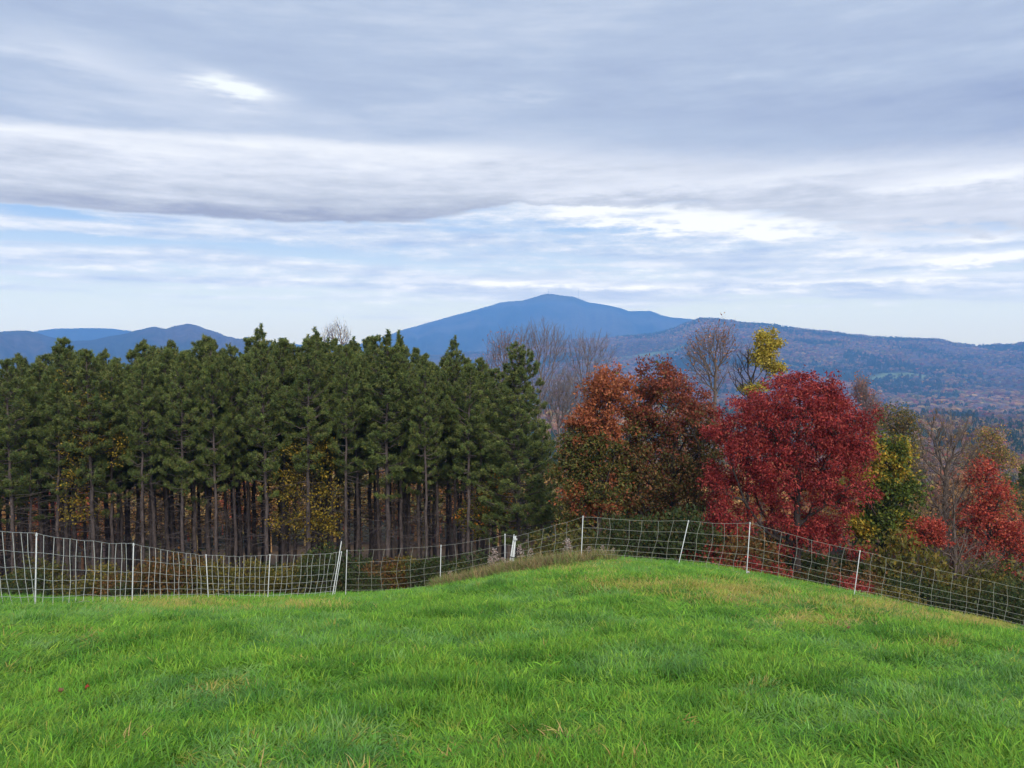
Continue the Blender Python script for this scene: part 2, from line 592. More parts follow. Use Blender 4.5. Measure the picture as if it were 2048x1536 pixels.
def crest_hill(name, prof, D, depth, col_a, col_b, seed, rough=12.0, base=-190.0, step=0.1, front=None, nr=46):
    """a hill whose crest line follows a profile of photo pixels, at distance D; real slopes in front and behind"""
    a = np.array([px_ae(*p)[0] for p in prof])
    h = EYE + np.tan(np.radians([px_ae(*p)[1] for p in prof])) * D
    az = np.arange(a[0], a[-1] + step * .5, step)
    front = front or depth
    r = np.concatenate([np.linspace(D - front, D, nr), np.linspace(D, D + depth * .8, 14)[1:]])
    r = np.clip(r, 100, 10950)
    AZ, R = np.meshgrid(az, r)
    crest = np.interp(AZ, a, h)
    # soften the profile a little
    t = np.where(R < D, (D - R) / front, (R - D) / (depth * .8))
    s = (1 - sstep(0, 1, t)) * (1 - 0.35 * t * (1 - t))
    side = sstep(0, 0.6, AZ - az[0]) * sstep(0, 0.6, az[-1] - AZ)
    x, y = np.sin(np.radians(AZ)) * R, np.cos(np.radians(AZ)) * R
    n = fbm(AZ * 0.9, R / 1400.0, seed, 5)
    ridged = fbm(AZ * 0.55 + R / 5000., R / 5000., seed + 3, 3)
    z = base + (crest - base) * s * side + (n * 110 + ridged * 190) * sstep(0.02, 0.3, t) * sstep(1.0, 0.6, t)
    z = z + fbm(x / 70.0, y / 70.0, seed + 9, 3) * rough * (1 - t)
    V = np.stack([x, y, z], -1).reshape(-1, 3)
    na = len(az)
    i = np.arange(len(r) - 1)[:, None] * na + np.arange(na - 1)[None, :]
    F = np.stack([i, i + 1, i + 1 + na, i + na], -1).reshape(-1, 4)[:, ::-1]
    k = sstep(-0.12, 0.16, fbm(V[:, 0] / 420., V[:, 1] / 420., seed + 21, 4))
    me = mesh_data(name, V, F, FAR_MAT, mixc(lin(col_a), lin(col_b), k), True)
    return tag(obj(name, me), kind='structure')


build_ground()
MT = [(560, 724), (640, 708), (700, 693), (760, 677), (800, 661), (850, 647), (900, 633), (950, 620), (985, 610), (1000, 605), (1015, 603), (1045, 601),
      (1065, 595), (1080, 591), (1092, 588), (1104, 588), (1120, 591), (1145, 593), (1157, 597), (1175, 604), (1190, 607), (1215, 610),
      (1240, 616), (1258, 622), (1275, 622), (1300, 622), (1322, 630), (1345, 635), (1380, 638), (1430, 645), (1500, 655), (1600, 672), (1700, 690), (1800, 705)]
MOUNT_D = 8800.0
mountain = crest_hill('mountain', MT, MOUNT_D, 2000, (40, 60, 50), (96, 92, 78), 3, 9.0, front=3400)
crest_hill('hills', [(-420, 690), (-250, 676), (-90, 668), (0, 665), (25, 661), (55, 660), (75, 665), (110, 676), (140, 683), (180, 680), (215, 674), (250, 667), (290, 656),
           (310, 654), (332, 658), (350, 652), (375, 648), (400, 653), (425, 662), (455, 672), (500, 682), (540, 690), (600, 705), (680, 720)],
           4700, 1300, (52, 56, 46), (92, 74, 62), 11, 12.0)
crest_hill('hills', [(-200, 690), (20, 676), (75, 662), (110, 657), (190, 656), (230, 658), (265, 663), (330, 672), (420, 690), (520, 705)],
           8300, 1400, (52, 64, 56), (66, 70, 60), 17, 8.0)
crest_hill('hills', [(380, 705), (470, 688), (520, 687), (570, 685), (600, 689), (640, 690), (700, 687), (760, 690), (815, 685), (850, 683), (900, 685), (960, 688),
           (1040, 690), (1130, 696), (1250, 706)], 7600, 1500, (60, 62, 54), (80, 70, 60), 23, 14.0)

# haze: one closed box of thin even air round the camera and everything built
def build_haze():
    x, y0, y1, z0, z1 = HAZE_WIDE, -4600.0, HAZE_LEN, -420.0, HAZE_TOP
    V = np.array([(sx * x, yy, zz) for sx in (-1, 1) for yy in (y0, y1) for zz in (z0, z1)], float)
    F = np.array([(0, 1, 3, 2), (4, 6, 7, 5), (0, 4, 5, 1), (2, 3, 7, 6), (0, 2, 6, 4), (1, 5, 7, 3)])
    m, T, out = new_mat('haze_air')
    v = T.node('ShaderNodeVolumePrincipled')
    v.inputs['Color'].default_value = HAZE_COLOR + (1,)
    v.inputs['Density'].default_value = HAZE_DENSITY
    v.inputs['Density Attribute'].default_value = ''
    v.inputs['Color Attribute'].default_value = ''
    v.inputs['Temperature Attribute'].default_value = ''
    v.inputs['Anisotropy'].default_value = 0.0
    T.l.new(v.outputs[0], out.inputs['Volume'])
    m.cycles.homogeneous_volume = True
    o = obj('haze', mesh_data('haze', V, F, m))
    tag(o, 'thin blue autumn haze lying over the valley and far hills', 'haze', kind='stuff')


build_haze()
# ------------------------------------------------------------------ plants: geometry helpers
def unit(v):
    return v / np.maximum(np.linalg.norm(v, axis=-1, keepdims=True), 1e-9)


def frames(d):
    """two unit vectors perpendicular to each direction"""
    d = unit(d)
    ref = np.where(np.abs(d[:, 2:3]) < 0.9, np.array([[0, 0, 1.0]]), np.array([[1.0, 0, 0]]))
    u = unit(np.cross(d, ref))
    return u, np.cross(d, u)


def tubes(A, B, ra, rb, n):
    """tapered prisms from A to B, no caps"""
    A, B = np.asarray(A, float), np.asarray(B, float)
    if len(A) == 0:
        return np.zeros((0, 3)), np.zeros((0, 4), int)
    u, v = frames(B - A)
    ang = np.arange(n) / n * 2 * pi
    ring = np.cos(ang)[None, :, None] * u[:, None, :] + np.sin(ang)[None, :, None] * v[:, None, :]
    lo = A[:, None, :] + ring * np.asarray(ra)[:, None, None]
    hi = B[:, None, :] + ring * np.asarray(rb)[:, None, None]
    V = np.concatenate([lo, hi], 1).reshape(-1, 3)
    base = np.arange(len(A))[:, None] * 2 * n
    k = np.arange(n)[None, :]
    k2 = (k + 1) % n
    F = np.stack([base + k, base + k2, base + n + k2, base + n + k], -1).reshape(-1, 4)
    return V, F


def join(parts):
    Vs, Fs, o = [], [], 0
    for V, F in parts:
        if len(V) == 0:
            continue
        Vs.append(V)
        Fs.append(F + o)
        o += len(V)
    return np.concatenate(Vs), np.concatenate(Fs)


def leaves(P, d, length, width, rng, fold=0.25):
    """one rhombic, slightly folded leaf per point: V, F (two triangles each)"""
    n = len(P)
    d = unit(d)
    s = unit(np.cross(d, rng.normal(size=(n, 3))))
    up = np.cross(s, d)
    L = length * rng.uniform(0.7, 1.3, (n, 1))
    w = width * rng.uniform(0.75, 1.25, (n, 1))
    a = P
    b = P + d * L * 0.45 + s * w * 0.5 + up * w * fold
    c = P + d * L
    e = P + d * L * 0.45 - s * w * 0.5 + up * w * fold
    V = np.stack([a, b, c, e], 1).reshape(-1, 3)
    i = np.arange(n)[:, None] * 4
    F = np.concatenate([i + np.array([[0, 1, 2]]), i + np.array([[0, 2, 3]])], 1).reshape(-1, 3)
    return V, F


def skeleton(base, trunk_top, targets, rng, fork=0.35, bf=0.35, seg=0.4, wob=0.06, smooth=2, rtip=0.006, expo=2.25, up=0.25):
    """grow a trunk and limbs that reach every target point (minimal wiring with a path-length balance)"""
    base, trunk_top = np.asarray(base, float), np.asarray(trunk_top, float)
    nt = max(4, int(np.linalg.norm(trunk_top - base) / seg))
    t = np.linspace(0, 1, nt + 1)
    tr = base + (trunk_top - base) * t[:, None]
    H = np.linalg.norm(trunk_top - base)
    tr[:, :2] += (np.cumsum(rng.normal(size=(nt + 1, 2)), 0) * wob * seg)
    tr[0] = base
    pos = [p for p in tr]
    par = [-1] + list(range(nt))
    path = list(np.linspace(0, H, nt + 1))
    M = len(targets)
    alive = np.ones(M, bool)
    cost = np.full(M, 1e9)
    who = np.zeros(M, int)

    def relax(i):
        dv = targets - pos[i]
        d = np.linalg.norm(dv, axis=1)
        c = d + bf * path[i] + up * np.maximum(0, -dv[:, 2])
        b = alive & (c < cost)
        cost[b] = c[b]
        who[b] = i

    for i in range(nt + 1):
        if t[i] >= fork:
            relax(i)
    for _ in range(M):
        j = int(np.argmin(np.where(alive, cost, 1e9)))
        alive[j] = False
        i = who[j]
        p0, p1 = pos[i], targets[j]
        L = np.linalg.norm(p1 - p0)
        k = max(1, int(L / seg))
        prev = i
        bow = np.array([0, 0, -0.10 * L]) if L > 0.8 else np.zeros(3)
        for q in range(1, k + 1):
            s = q / k
            p = p0 + (p1 - p0) * s + bow * 4 * s * (1 - s) + (rng.normal(size=3) * 0.05 * seg if q < k else 0)
            pos.append(p)
            par.append(prev)
            path.append(path[prev] + L / k)
            prev = len(pos) - 1
            relax(prev)
    pos = np.array(pos)
    par = np.array(par)
    n = len(pos)
    kids = np.zeros(n, int)
    np.add.at(kids, par[1:], 1)
    fixed = np.zeros(n, bool)
    fixed[:nt + 1] = True
    for _ in range(smooth):
        acc = np.zeros_like(pos)
        np.add.at(acc, par[1:], pos[1:])
        m = (~fixed) & (kids > 0)
        avg = acc[m] / kids[m][:, None]
        pos[m] = pos[m] * 0.5 + 0.25 * (pos[par[m]] + avg)
    rad = np.zeros(n)
    acc = np.zeros(n)
    for i in range(n - 1, -1, -1):
        rad[i] = rtip if acc[i] == 0 else acc[i] ** (1 / expo)
        if par[i] >= 0:
            acc[par[i]] += rad[i] ** expo
    return pos, par, rad, kids, nt


def wood_mesh(pos, par, rad, nt, trunk_r=None, flare=1.35):
    rad = rad.copy()
    if trunk_r:
        rad *= trunk_r / rad[0]
        rad = np.maximum(rad, 0.006)
    rad[0] *= flare
    c = np.arange(1, len(pos))
    A, B = pos[par[c]], pos[c]
    rb = rad[c]
    ra = np.minimum(rad[par[c]], rb * 1.5 + 0.004)
    ra = np.where(c <= nt, rad[par[c]], ra)
    B = B + unit(B - A) * (rb * 0.4)[:, None]
    big = rb > 0.035
    mid = (~big) & (rb > 0.014)
    sm = ~(big | mid)
    return join([tubes(A[big], B[big], ra[big], rb[big], 8), tubes(A[mid], B[mid], ra[mid], rb[mid], 5),
                 tubes(A[sm], B[sm], ra[sm], rb[sm], 3)]), rad


def twigs(P, d, n_each, length, r, rng, up=0.5, spread=0.8):
    """forked two-piece twigs off each point"""
    P = np.repeat(P, n_each, 0)
    d = np.repeat(d, n_each, 0)
    dd = unit(d + rng.normal(size=d.shape) * spread * 0.6 + np.array([0, 0, up]))
    L = length * rng.uniform(0.4, 1.2, (len(P), 1))
    m = P + dd * L * 0.5
    d2 = unit(dd + rng.normal(size=d.shape) * 0.25 + np.array([0, 0, up * 0.4]))
    e = m + d2 * L * 0.5
    d3 = unit(dd + rng.normal(size=d.shape) * 0.6)
    e2 = m + d3 * L * 0.4
    n = len(P)
    o = np.ones(n)
    parts = [tubes(P, m, o * r, o * r * 0.8, 3), tubes(m, e, o * r * 0.8, o * r * 0.35, 3), tubes(m, e2, o * r * 0.7, o * r * 0.3, 3)]
    return join(parts), np.concatenate([m, e, e2]), np.concatenate([dd, d2, d3])


def envelope(ells, D, n, rng, depth=1.0, shell=0.45):
    """points inside a set of photo-pixel ellipses standing at distance D"""
    w = np.array([e[2] * e[3] for e in ells], float)
    idx = rng.choice(len(ells), n, p=w / w.sum())
    out = []
    for k, e in enumerate(ells):
        m = int((idx == k).sum())
        if not m:
            continue
        c = W(e[0], e[1], D)
        rx, rz = e[2] / FPX * D, e[3] / FPX * D
        v = unit(rng.normal(size=(m, 3))) * (rng.uniform(0, 1, (m, 1)) ** shell)
        out.append(c + v * np.array([rx, 0.5 * (rx + rz) * depth, rz]))
    return np.concatenate(out)


def palette(rng, n, cols, weights, jitter=0.12):
    cols = np.array([lin(c) for c in cols])
    w = np.array(weights, float)
    k = rng.choice(len(cols), n, p=w / w.sum())
    return cols[k] * np.clip(1 + rng.normal(size=(n, 1)) * jitter, 0.5, 1.6) * (1 + rng.normal(size=(n, 3)) * 0.04)


LEAF = leaf_material('leaf', translucent=0.36)
NEEDLE = leaf_material('pine_needles', translucent=0.12, spec=0.2, rough=0.6)
BARK_PINE = bark_material('pine_bark', (58, 51, 49), (112, 99, 93), 11.0)
BARK_DARK = bark_material('dark_bark', (48, 42, 40), (88, 78, 72), 12.0)
BARK_GREY = bark_material('grey_bark', (98, 88, 87), (144, 131, 128), 12.0)
BARK_BROWN = bark_material('brown_bark', (86, 74, 66), (134, 118, 106), 12.0)


def broadleaf(name, label, cat, D, basepx, trunk_top, ells, seed, colour, n_tips=420, n_leaf=22000, leaf=(0.13, 0.06),
              droop=0.3, clump=0.26, bark=BARK_DARK, trunk_r=0.16, fork=0.3, bf=0.3, group=None, twig_n=2, twig_l=0.45, leafells=None,
              depth=0.9, twig_r=0.005, up=0.25, seg=0.4, twig_up=0.5):
    """one deciduous tree: trunk with limbs and twigs, crown of single leaves (colour(P, rng) -> rgb per leaf)"""
    rng = np.random.default_rng(seed)
    bx = ray(basepx, 900)[0] * D
    base = np.array([bx, D, gz(bx, D) - 0.05])
    targets = envelope(ells, D, n_tips, rng, depth)
    top = W(trunk_top[0], trunk_top[1], D)
    pos, par, rad, kids, nt = skeleton(base, top, targets, rng, fork, bf, seg=seg, up=up)
    (V, F), rad = wood_mesh(pos, par, rad, nt, trunk_r)
    thin = np.where((rad < 0.03) & (np.arange(len(pos)) > nt))[0]
    dirs = unit(pos[thin] - pos[par[thin]])
    (V2, F2), tp, td = twigs(pos[thin], dirs, twig_n, twig_l, twig_r, rng, up=twig_up)
    V, F = join([(V, F), (V2, F2)])
    root = empty(name, base, label, cat, group)
    obj('trunk', mesh_data(name + '_trunk', V - base, F, bark, None, True), root)
    if n_leaf:
        if leafells is not None:
            keep = np.zeros(len(tp), bool)
            for e in leafells:
                c = W(e[0], e[1], D)
                keep |= np.hypot((tp[:, 0] - c[0]) / (e[2] / FPX * D), (tp[:, 2] - c[2]) / (e[3] / FPX * D)) < 1
            tp, td = tp[keep], td[keep]
        if len(tp):
            wt = rng.gamma(1.1, 1.0, len(tp))
            k = rng.choice(len(tp), n_leaf, p=wt / wt.sum())
            P = tp[k] + rng.normal(size=(n_leaf, 3)) * clump * np.array([1, 1, 0.7]) * 0.5
            d = td[k] * 0.5 + rng.normal(size=(n_leaf, 3)) * 0.7 + np.array([0, 0, -droop])
            Vl, Fl = leaves(P, d, leaf[0], leaf[1], rng)
            cl = colour(P, rng, k) * np.clip(1 + 0.17 * rng.normal(size=len(tp)), 0.6, 1.5)[k][:, None]
            obj('crown', mesh_data(name + '_crown', Vl - base, Fl, LEAF, np.repeat(cl, 4, 0)), root)
    return root


def plain(cols, weights, jitter=0.14):
    return lambda P, rng, k: palette(rng, len(P), cols, weights, jitter)


# ------------------------------------------------------------------ pines
def tuft_template(rng, n=20, L=0.115):
    """a bottle-brush of needles about +Z"""
    th = np.arccos(1 - rng.uniform(0, 1, n) * 0.95)
    ph = rng.uniform(0, 2 * pi, n)
    d = np.stack([np.sin(th) * np.cos(ph), np.sin(th) * np.sin(ph), np.cos(th)], 1)
    start = np.stack([np.zeros(n), np.zeros(n), rng.uniform(-0.10, 0.06, n)], 1)
    ln = L * rng.uniform(0.75, 1.15, (n, 1))
    s = unit(np.cross(d, rng.normal(size=(n, 3)))) * 0.009
    return np.stack([start - s, start + s, start + d * ln], 1)


def pine_mesh(seed, H=12.5, bare=0.48, width=1.75, full=False):
    rng = np.random.default_rng(seed)
    lean = rng.normal(size=2) * 0.12
    zt = np.linspace(0, H, 16)
    tr = np.stack([lean[0] * (zt / H) ** 2, lean[1] * (zt / H) ** 2, zt], 1)
    tr[1:-1, :2] += rng.normal(size=(14, 2)) * 0.025
    rt = 0.092 * (1 - zt / H) ** 0.85 + 0.018
    rt[0] *= 1.25
    parts = [tubes(tr[:-1], tr[1:], rt[:-1], rt[1:], 9)]
    TP, TD = [], []
    limbsA, limbsB, ra, rb = [], [], [], []

    def limb(p, q, r0, r1):
        limbsA.append(p); limbsB.append(q); ra.append(r0); rb.append(r1)

    clump_id = []

    def clump(p, o, size, m):
        g = rng.normal()
        for _ in range(m):
            q = unit(rng.normal(size=(1, 3)))[0] * rng.uniform(0.3, 1.0) * np.array([0.125, 0.125, 0.11]) * size
            TP.append(p + q + np.array([0, 0, 0.05]))
            TD.append(unit((np.asarray(o) * 0.35 + q * 2.2 + np.array([0, 0, 0.85]) + rng.normal(size=3) * 0.15)[None])[0])
            clump_id.append(g)

    z = H * bare
    while z < H - 0.15:
        f = (z - H * bare) / (H * (1 - bare))         # 0 at the crown base, 1 at the tip
        prof = (np.interp(f, [0, 0.15, 0.45, 0.75, 0.9, 1.0], [0.55, 0.85, 1.0, 0.55, 0.19, 0.04]) if not full else
                np.interp(f, [0, 0.1, 0.3, 0.6, 0.85, 1.0], [0.75, 1.0, 1.0, 0.66, 0.34, 0.10]))
        nb = rng.integers(4, 7)
        a0 = rng.uniform(0, 2 * pi)
        for b in range(nb):
            if rng.uniform() < np.interp(f, [0, 0.18, 0.4, 1], [0.6, 0.35, 0.16, 0.1]) and not full:
                continue
            L = width * prof * rng.uniform(0.5, 1.35)
            a = a0 + b * 2 * pi / nb + rng.normal() * 0.25
            o = np.array([cos(a), sin(a), 0])
            rise = np.interp(f, [0, 0.5, 0.8, 1], [0.02, 0.32, 0.9, 1.9]) + rng.normal() * 0.08
            p = np.array([np.interp(z, zt, tr[:, 0]), np.interp(z, zt, tr[:, 1]), z + rng.normal() * 0.08])
            ns = 4
            pts = [p]
            for s in range(1, ns + 1):
                t = s / ns
                pts.append(p + o * L * t + np.array([0, 0, L * (rise * t + 0.28 * t * t - 0.08)]) + rng.normal(size=3) * 0.03)
            r0 = 0.012 + 0.014 * L
            for s in range(ns):
                limb(pts[s], pts[s + 1], r0 * (1 - s / ns * 0.7), r0 * (1 - (s + 1) / ns * 0.7))
            side = np.array([-sin(a), cos(a), 0])
            m = max(1, int(L * 7.5 + rng.uniform(0, 0.8)))
            for q in range(m):
                t = rng.uniform(0.30, 1.0) if L > 0.7 else rng.uniform(0.1, 1.0)
                k = min(int(t * ns), ns - 1)
                c = pts[k] + (pts[k + 1] - pts[k]) * (t * ns - k)
                sl = L * 0.32 * (1.15 - t) * rng.uniform(0.5, 1.3) + 0.12
                dv = o * 0.8 + side * rng.choice([-1, 1]) * rng.uniform(0.3, 1.0) + np.array([0, 0, rng.uniform(0.0, 0.6)])
                e = c + unit(dv[None])[0] * sl
                limb(c, e, 0.009, 0.006)
                clump(e, dv, np.interp(f, [0, 0.2, 0.6, 0.85, 1], [0.8, 1.0, 0.9, 0.5, 0.3]), 5 if f > 0.12 else 3)
            clump(pts[-1], o, np.interp(f, [0, 0.2, 0.6, 0.85, 1], [0.9, 1.05, 0.9, 0.5, 0.3]), 6 if f > 0.12 else 4)
        z += np.interp(f, [0, 1], [0.31, 0.22]) * rng.uniform(0.8, 1.2)
    for k in range(12):
        TP.append(tr[-1] + np.array([0, 0, -0.10 * k + 0.05]) + rng.normal(size=3) * 0.03)
        TD.append(np.array([0, 0, 1.0]) + rng.normal(size=3) * 0.2)
        clump_id.append(0.3)
    # dead lower branches on the bare trunk
    zz = H * 0.16
    while zz < H * bare:
        a = rng.uniform(0, 2 * pi)
        L = rng.uniform(0.35, 1.6) * (0.6 + zz / H)
        p = np.array([np.interp(zz, zt, tr[:, 0]), np.interp(zz, zt, tr[:, 1]), zz])
        o = np.array([cos(a), sin(a), rng.uniform(-0.25, 0.25)])
        m = p + o * L * 0.55
        e = m + (o + np.array([0, 0, -0.3]) + rng.normal(size=3) * 0.3) * L * 0.45
        limb(p, m, 0.014, 0.010)
        limb(m, e, 0.010, 0.004)
        limb(m, m + (o + rng.normal(size=3) * 0.7) * L * 0.35, 0.007, 0.003)
        zz += rng.uniform(0.05, 0.15)
    parts.append(tubes(np.array(limbsA), np.array(limbsB), np.array(ra), np.array(rb), 4))
    Vw, Fw = join(parts)
    TP, TD = np.array(TP), unit(np.array(TD))
    n = len(TP)
    tpl = [tuft_template(rng) for _ in range(5)]
    u, v = frames(TD)
    sc = rng.uniform(0.8, 1.25, n)
    Vn = np.empty((n, 20, 3, 3))
    which = rng.integers(0, 5, n)
    for k in range(5):
        w = which == k
        t = tpl[k]
        Vn[w] = (t[None, ..., 0:1] * u[w][:, None, None, :] + t[None, ..., 1:2] * v[w][:, None, None, :] + t[None, ..., 2:3] * TD[w][:, None, None, :]) \
            * sc[w][:, None, None, None] + TP[w][:, None, None, :]
    cl = palette(rng, n, [(102, 114, 58), (86, 102, 55), (120, 128, 66), (102, 108, 64), (134, 132, 72)], [4, 3, 3, 2, 1], 0.10)
    cl = cl * (1 + 0.16 * np.array(clump_id))[:, None].clip(0.6, 1.5)
    cn = np.repeat(cl[:, None, :], 20, 1) * rng.uniform(0.75, 1.3, (n, 20, 1))
    tip = np.stack([cn * 0.9, cn * 0.9, cn * 1.12], 2).reshape(-1, 3)
    Vn = Vn.reshape(-1, 3)
    Fn = np.arange(len(Vn)).reshape(-1, 3)
    return (mesh_data('pine_trunk', Vw, Fw, BARK_PINE, None, True), mesh_data('pine_crown', Vn, Fn, NEEDLE, tip))


PINES = [pine_mesh(100 + k, H=12.5, bare=b, width=w) for k, (b, w) in enumerate(
    [(0.46, 0.98), (0.40, 1.10), (0.50, 0.92), (0.43, 1.15), (0.48, 1.0), (0.36, 1.0)])]
PINE_FULL = [pine_mesh(200, H=12.5, bare=0.20, width=1.75, full=True), pine_mesh(201, H=12.5, bare=0.28, width=1.6, full=True)]


def pine(x, y, top_z, kind, yaw, label, group, lean=0.0):
    z = gz(x, y) - 0.05
    s = (top_z - z) / 12.5
    root = empty('pine_tree', (x, y, z), label, 'pine tree', group)
    root.rotation_euler = (lean, lean * 0.6, yaw)
    sx = s * (0.8 + 0.4 * random.random())
    root.scale = (sx, sx, s)
    tm, cm = kind
    obj('trunk', tm, root)
    obj('crown', cm, root)
    return root


ORD = ['first', 'second', 'third', 'fourth', 'fifth', 'sixth', 'seventh', 'eighth', 'ninth', 'tenth', 'eleventh', 'twelfth',
       'thirteenth', 'fourteenth', 'fifteenth', 'sixteenth', 'seventeenth', 'eighteenth', 'nineteenth', 'twentieth', 'twenty-first',
       'twenty-second', 'twenty-third', 'twenty-fourth', 'twenty-fifth', 'twenty-sixth', 'twenty-seventh', 'twenty-eighth', 'twenty-ninth',
       'thirtieth', 'thirty-first', 'thirty-second', 'thirty-third', 'thirty-fourth', 'thirty-fifth', 'thirty-sixth', 'thirty-seventh', 'thirty-eighth']


def plant_pines():
    random.seed(5)
    # front row: pixel of the trunk, pixel of the tip
    front = [(-60, 730), (22, 722), (78, 738), (128, 680), (182, 704), (240, 730), (305, 684), (362, 706), (412, 674), (468, 692),
             (532, 658), (588, 690), (628, 664), (690, 694), (757, 675), (802, 670), (852, 712), (908, 680), (962, 720)]
    fill = []
    for (a, b), (c, d) in zip(front[:-1], front[1:]):
        fill.append(((a + c) / 2 + random.uniform(-10, 10), max(b, d) + random.uniform(-14, 24)))
    front = sorted(front + fill)
    for i, (px, py) in enumerate(front):
        D = 41.5 + 2.0 * sin(i * 2.1) + random.uniform(-0.5, 0.5)
        x = ray(px, 900)[0] * D
        pine(x, D, W(px, py, D)[2], random.choice(PINES), random.uniform(0, 6.28),
             'dark green pine, %s from the left along the front edge of the plantation' % ORD[i], 'front row of the pine plantation', random.uniform(-.012, .012))
    D = 40.0
    pine(ray(1036, 900)[0] * D, D, W(1034, 703, D)[2], PINE_FULL[0], 1.0,
         'full dark green pine at the right end of the plantation, foliage almost to its foot', 'front row of the pine plantation')
    D = 43.5
    pine(ray(1085, 900)[0] * D, D, W(1078, 850, D)[2], PINE_FULL[1], 2.0,
         'short young pine tucked behind the rightmost tall pine of the plantation', 'front row of the pine plantation')
    # the ranks behind
    for r in range(1, 6):
        D0 = 42.0 + r * 2.4
        n = int(1350 / FPX * D0 / 1.5)
        for i in range(n + 1):
            px = -260 + (1030 + 260 - r * 16) * (i + 0.5 * (r % 2)) / n + random.uniform(-14, 14)
            D = D0 + random.uniform(-0.9, 0.9)
            py = np.interp(px, [0, 120, 220, 320, 420, 540, 640, 760, 820, 900, 980], [730, 712, 720, 706, 698, 694, 694, 694, 702, 712, 745]) + random.uniform(-22, 34) + r * 1.5
            pine(ray(px, 900)[0] * D, D, W(px, py, D)[2], random.choice(PINES), random.uniform(0, 6.28),
                 'tall pine standing deep inside the plantation behind the front row', 'inner ranks of the pine plantation', random.uniform(-.015, .015))
    # dark conifers at the right edge
    for k, (px, py, D, lab) in enumerate([(2052, 935, 62, 'dark conifer at the right edge of the picture above the red maple'),
                                          (2012, 955, 70, 'dark conifer left of the one at the right edge of the picture')]):
        pine(ray(px, 900)[0] * D, D, W(px, py, D)[2], PINE_FULL[k % 2], k * 1.3, lab, 'dark conifers at the right')


plant_pines()
# ------------------------------------------------------------------ deciduous trees
CR = [(168, 62, 57), (146, 50, 49), (188, 84, 72), (122, 42, 44), (198, 104, 78)]


def red_col(P, rng, k):
    return palette(rng, len(P), CR, [5, 4, 3, 2, 0.7], 0.15)


broadleaf('red_tree', 'round crimson tree in full leaf behind the net fence', 'tree', 31.0, 1598, (1592, 900),
          [(1590, 850, 120, 92), (1500, 880, 78, 75), (1672, 862, 74, 84), (1572, 950, 150, 80), (1478, 985, 70, 52), (1655, 985, 80, 62),
           (1440, 1060, 52, 30), (1530, 1060, 90, 44), (1640, 1068, 60, 40), (1712, 905, 36, 48), (1700, 1110, 24, 18), (1420, 1110, 46, 24), (1600, 775, 60, 22)],
          11, red_col, n_tips=660, n_leaf=62000, leaf=(0.13, 0.05), droop=0.75, clump=0.30, trunk_r=0.17, fork=0.25, bf=0.28, twig_n=2)


def orange_col(P, rng, k):
    n = len(P)
    D = P[:, 1]
    py = 690 - (P[:, 2] - EYE) / D * FPX
    px = 1024 + P[:, 0] / D * FPX
    o = palette(rng, n, [(178, 104, 66), (160, 90, 58), (190, 120, 78)], [3, 3, 2], 0.12)
    g = palette(rng, n, [(108, 108, 52), (92, 98, 50), (132, 112, 56), (146, 102, 60)], [4, 3, 2, 1], 0.14)
    w = sstep(870, 800, py + fbm(px / 40., py / 40., 4, 2) * 160) + sstep(0.12, 0.22, fbm(px / 34., py / 34., 9, 2)) * 0.8
    pick = rng.uniform(size=n) < np.clip(w, 0.05, 0.97)
    return np.where(pick[:, None], o, g)


broadleaf('orange_tree', 'oak turning bright orange at the top, olive below, left of the russet one', 'tree', 35.0, 1195, (1205, 850),
          [(1216, 795, 52, 50), (1200, 870, 62, 60), (1165, 900, 48, 50), (1150, 965, 46, 52), (1200, 970, 60, 60), (1135, 930, 22, 22), (1170, 1040, 55, 36)],
          12, orange_col, n_tips=420, n_leaf=25000, leaf=(0.15, 0.075), droop=0.3, clump=0.3, trunk_r=0.15, twig_n=2)


def russet_col(P, rng, k):
    n = len(P)
    py = 690 - (P[:, 2] - EYE) / P[:, 1] * FPX
    a = palette(rng, n, [(146, 78, 56), (160, 86, 62), (128, 76, 52)], [3, 2, 2], 0.14)
    b = palette(rng, n, [(128, 104, 60), (108, 98, 56), (146, 98, 64), (98, 102, 56)], [3, 3, 2, 2], 0.14)
    pick = rng.uniform(size=n) < np.clip(sstep(960, 740, py + fbm(P[:, 0] / 1.1, P[:, 2] / 1.1, 14, 2) * 240), 0.10, 0.95)
    return np.where(pick[:, None], a, b)


broadleaf('russet_oak', 'broad russet brown oak between the orange oak and the crimson tree', 'tree', 36.0, 1345, (1340, 860),
          [(1328, 775, 62, 50), (1350, 840, 92, 72), (1290, 880, 52, 62), (1400, 890, 50, 74), (1310, 950, 86, 66), (1380, 970, 66, 70),
           (1330, 1040, 110, 44), (1270, 1010, 50, 46), (1245, 930, 26, 36)],
          13, russet_col, n_tips=560, n_leaf=34000, leaf=(0.15, 0.075), droop=0.35, clump=0.32, trunk_r=0.19, twig_n=2)

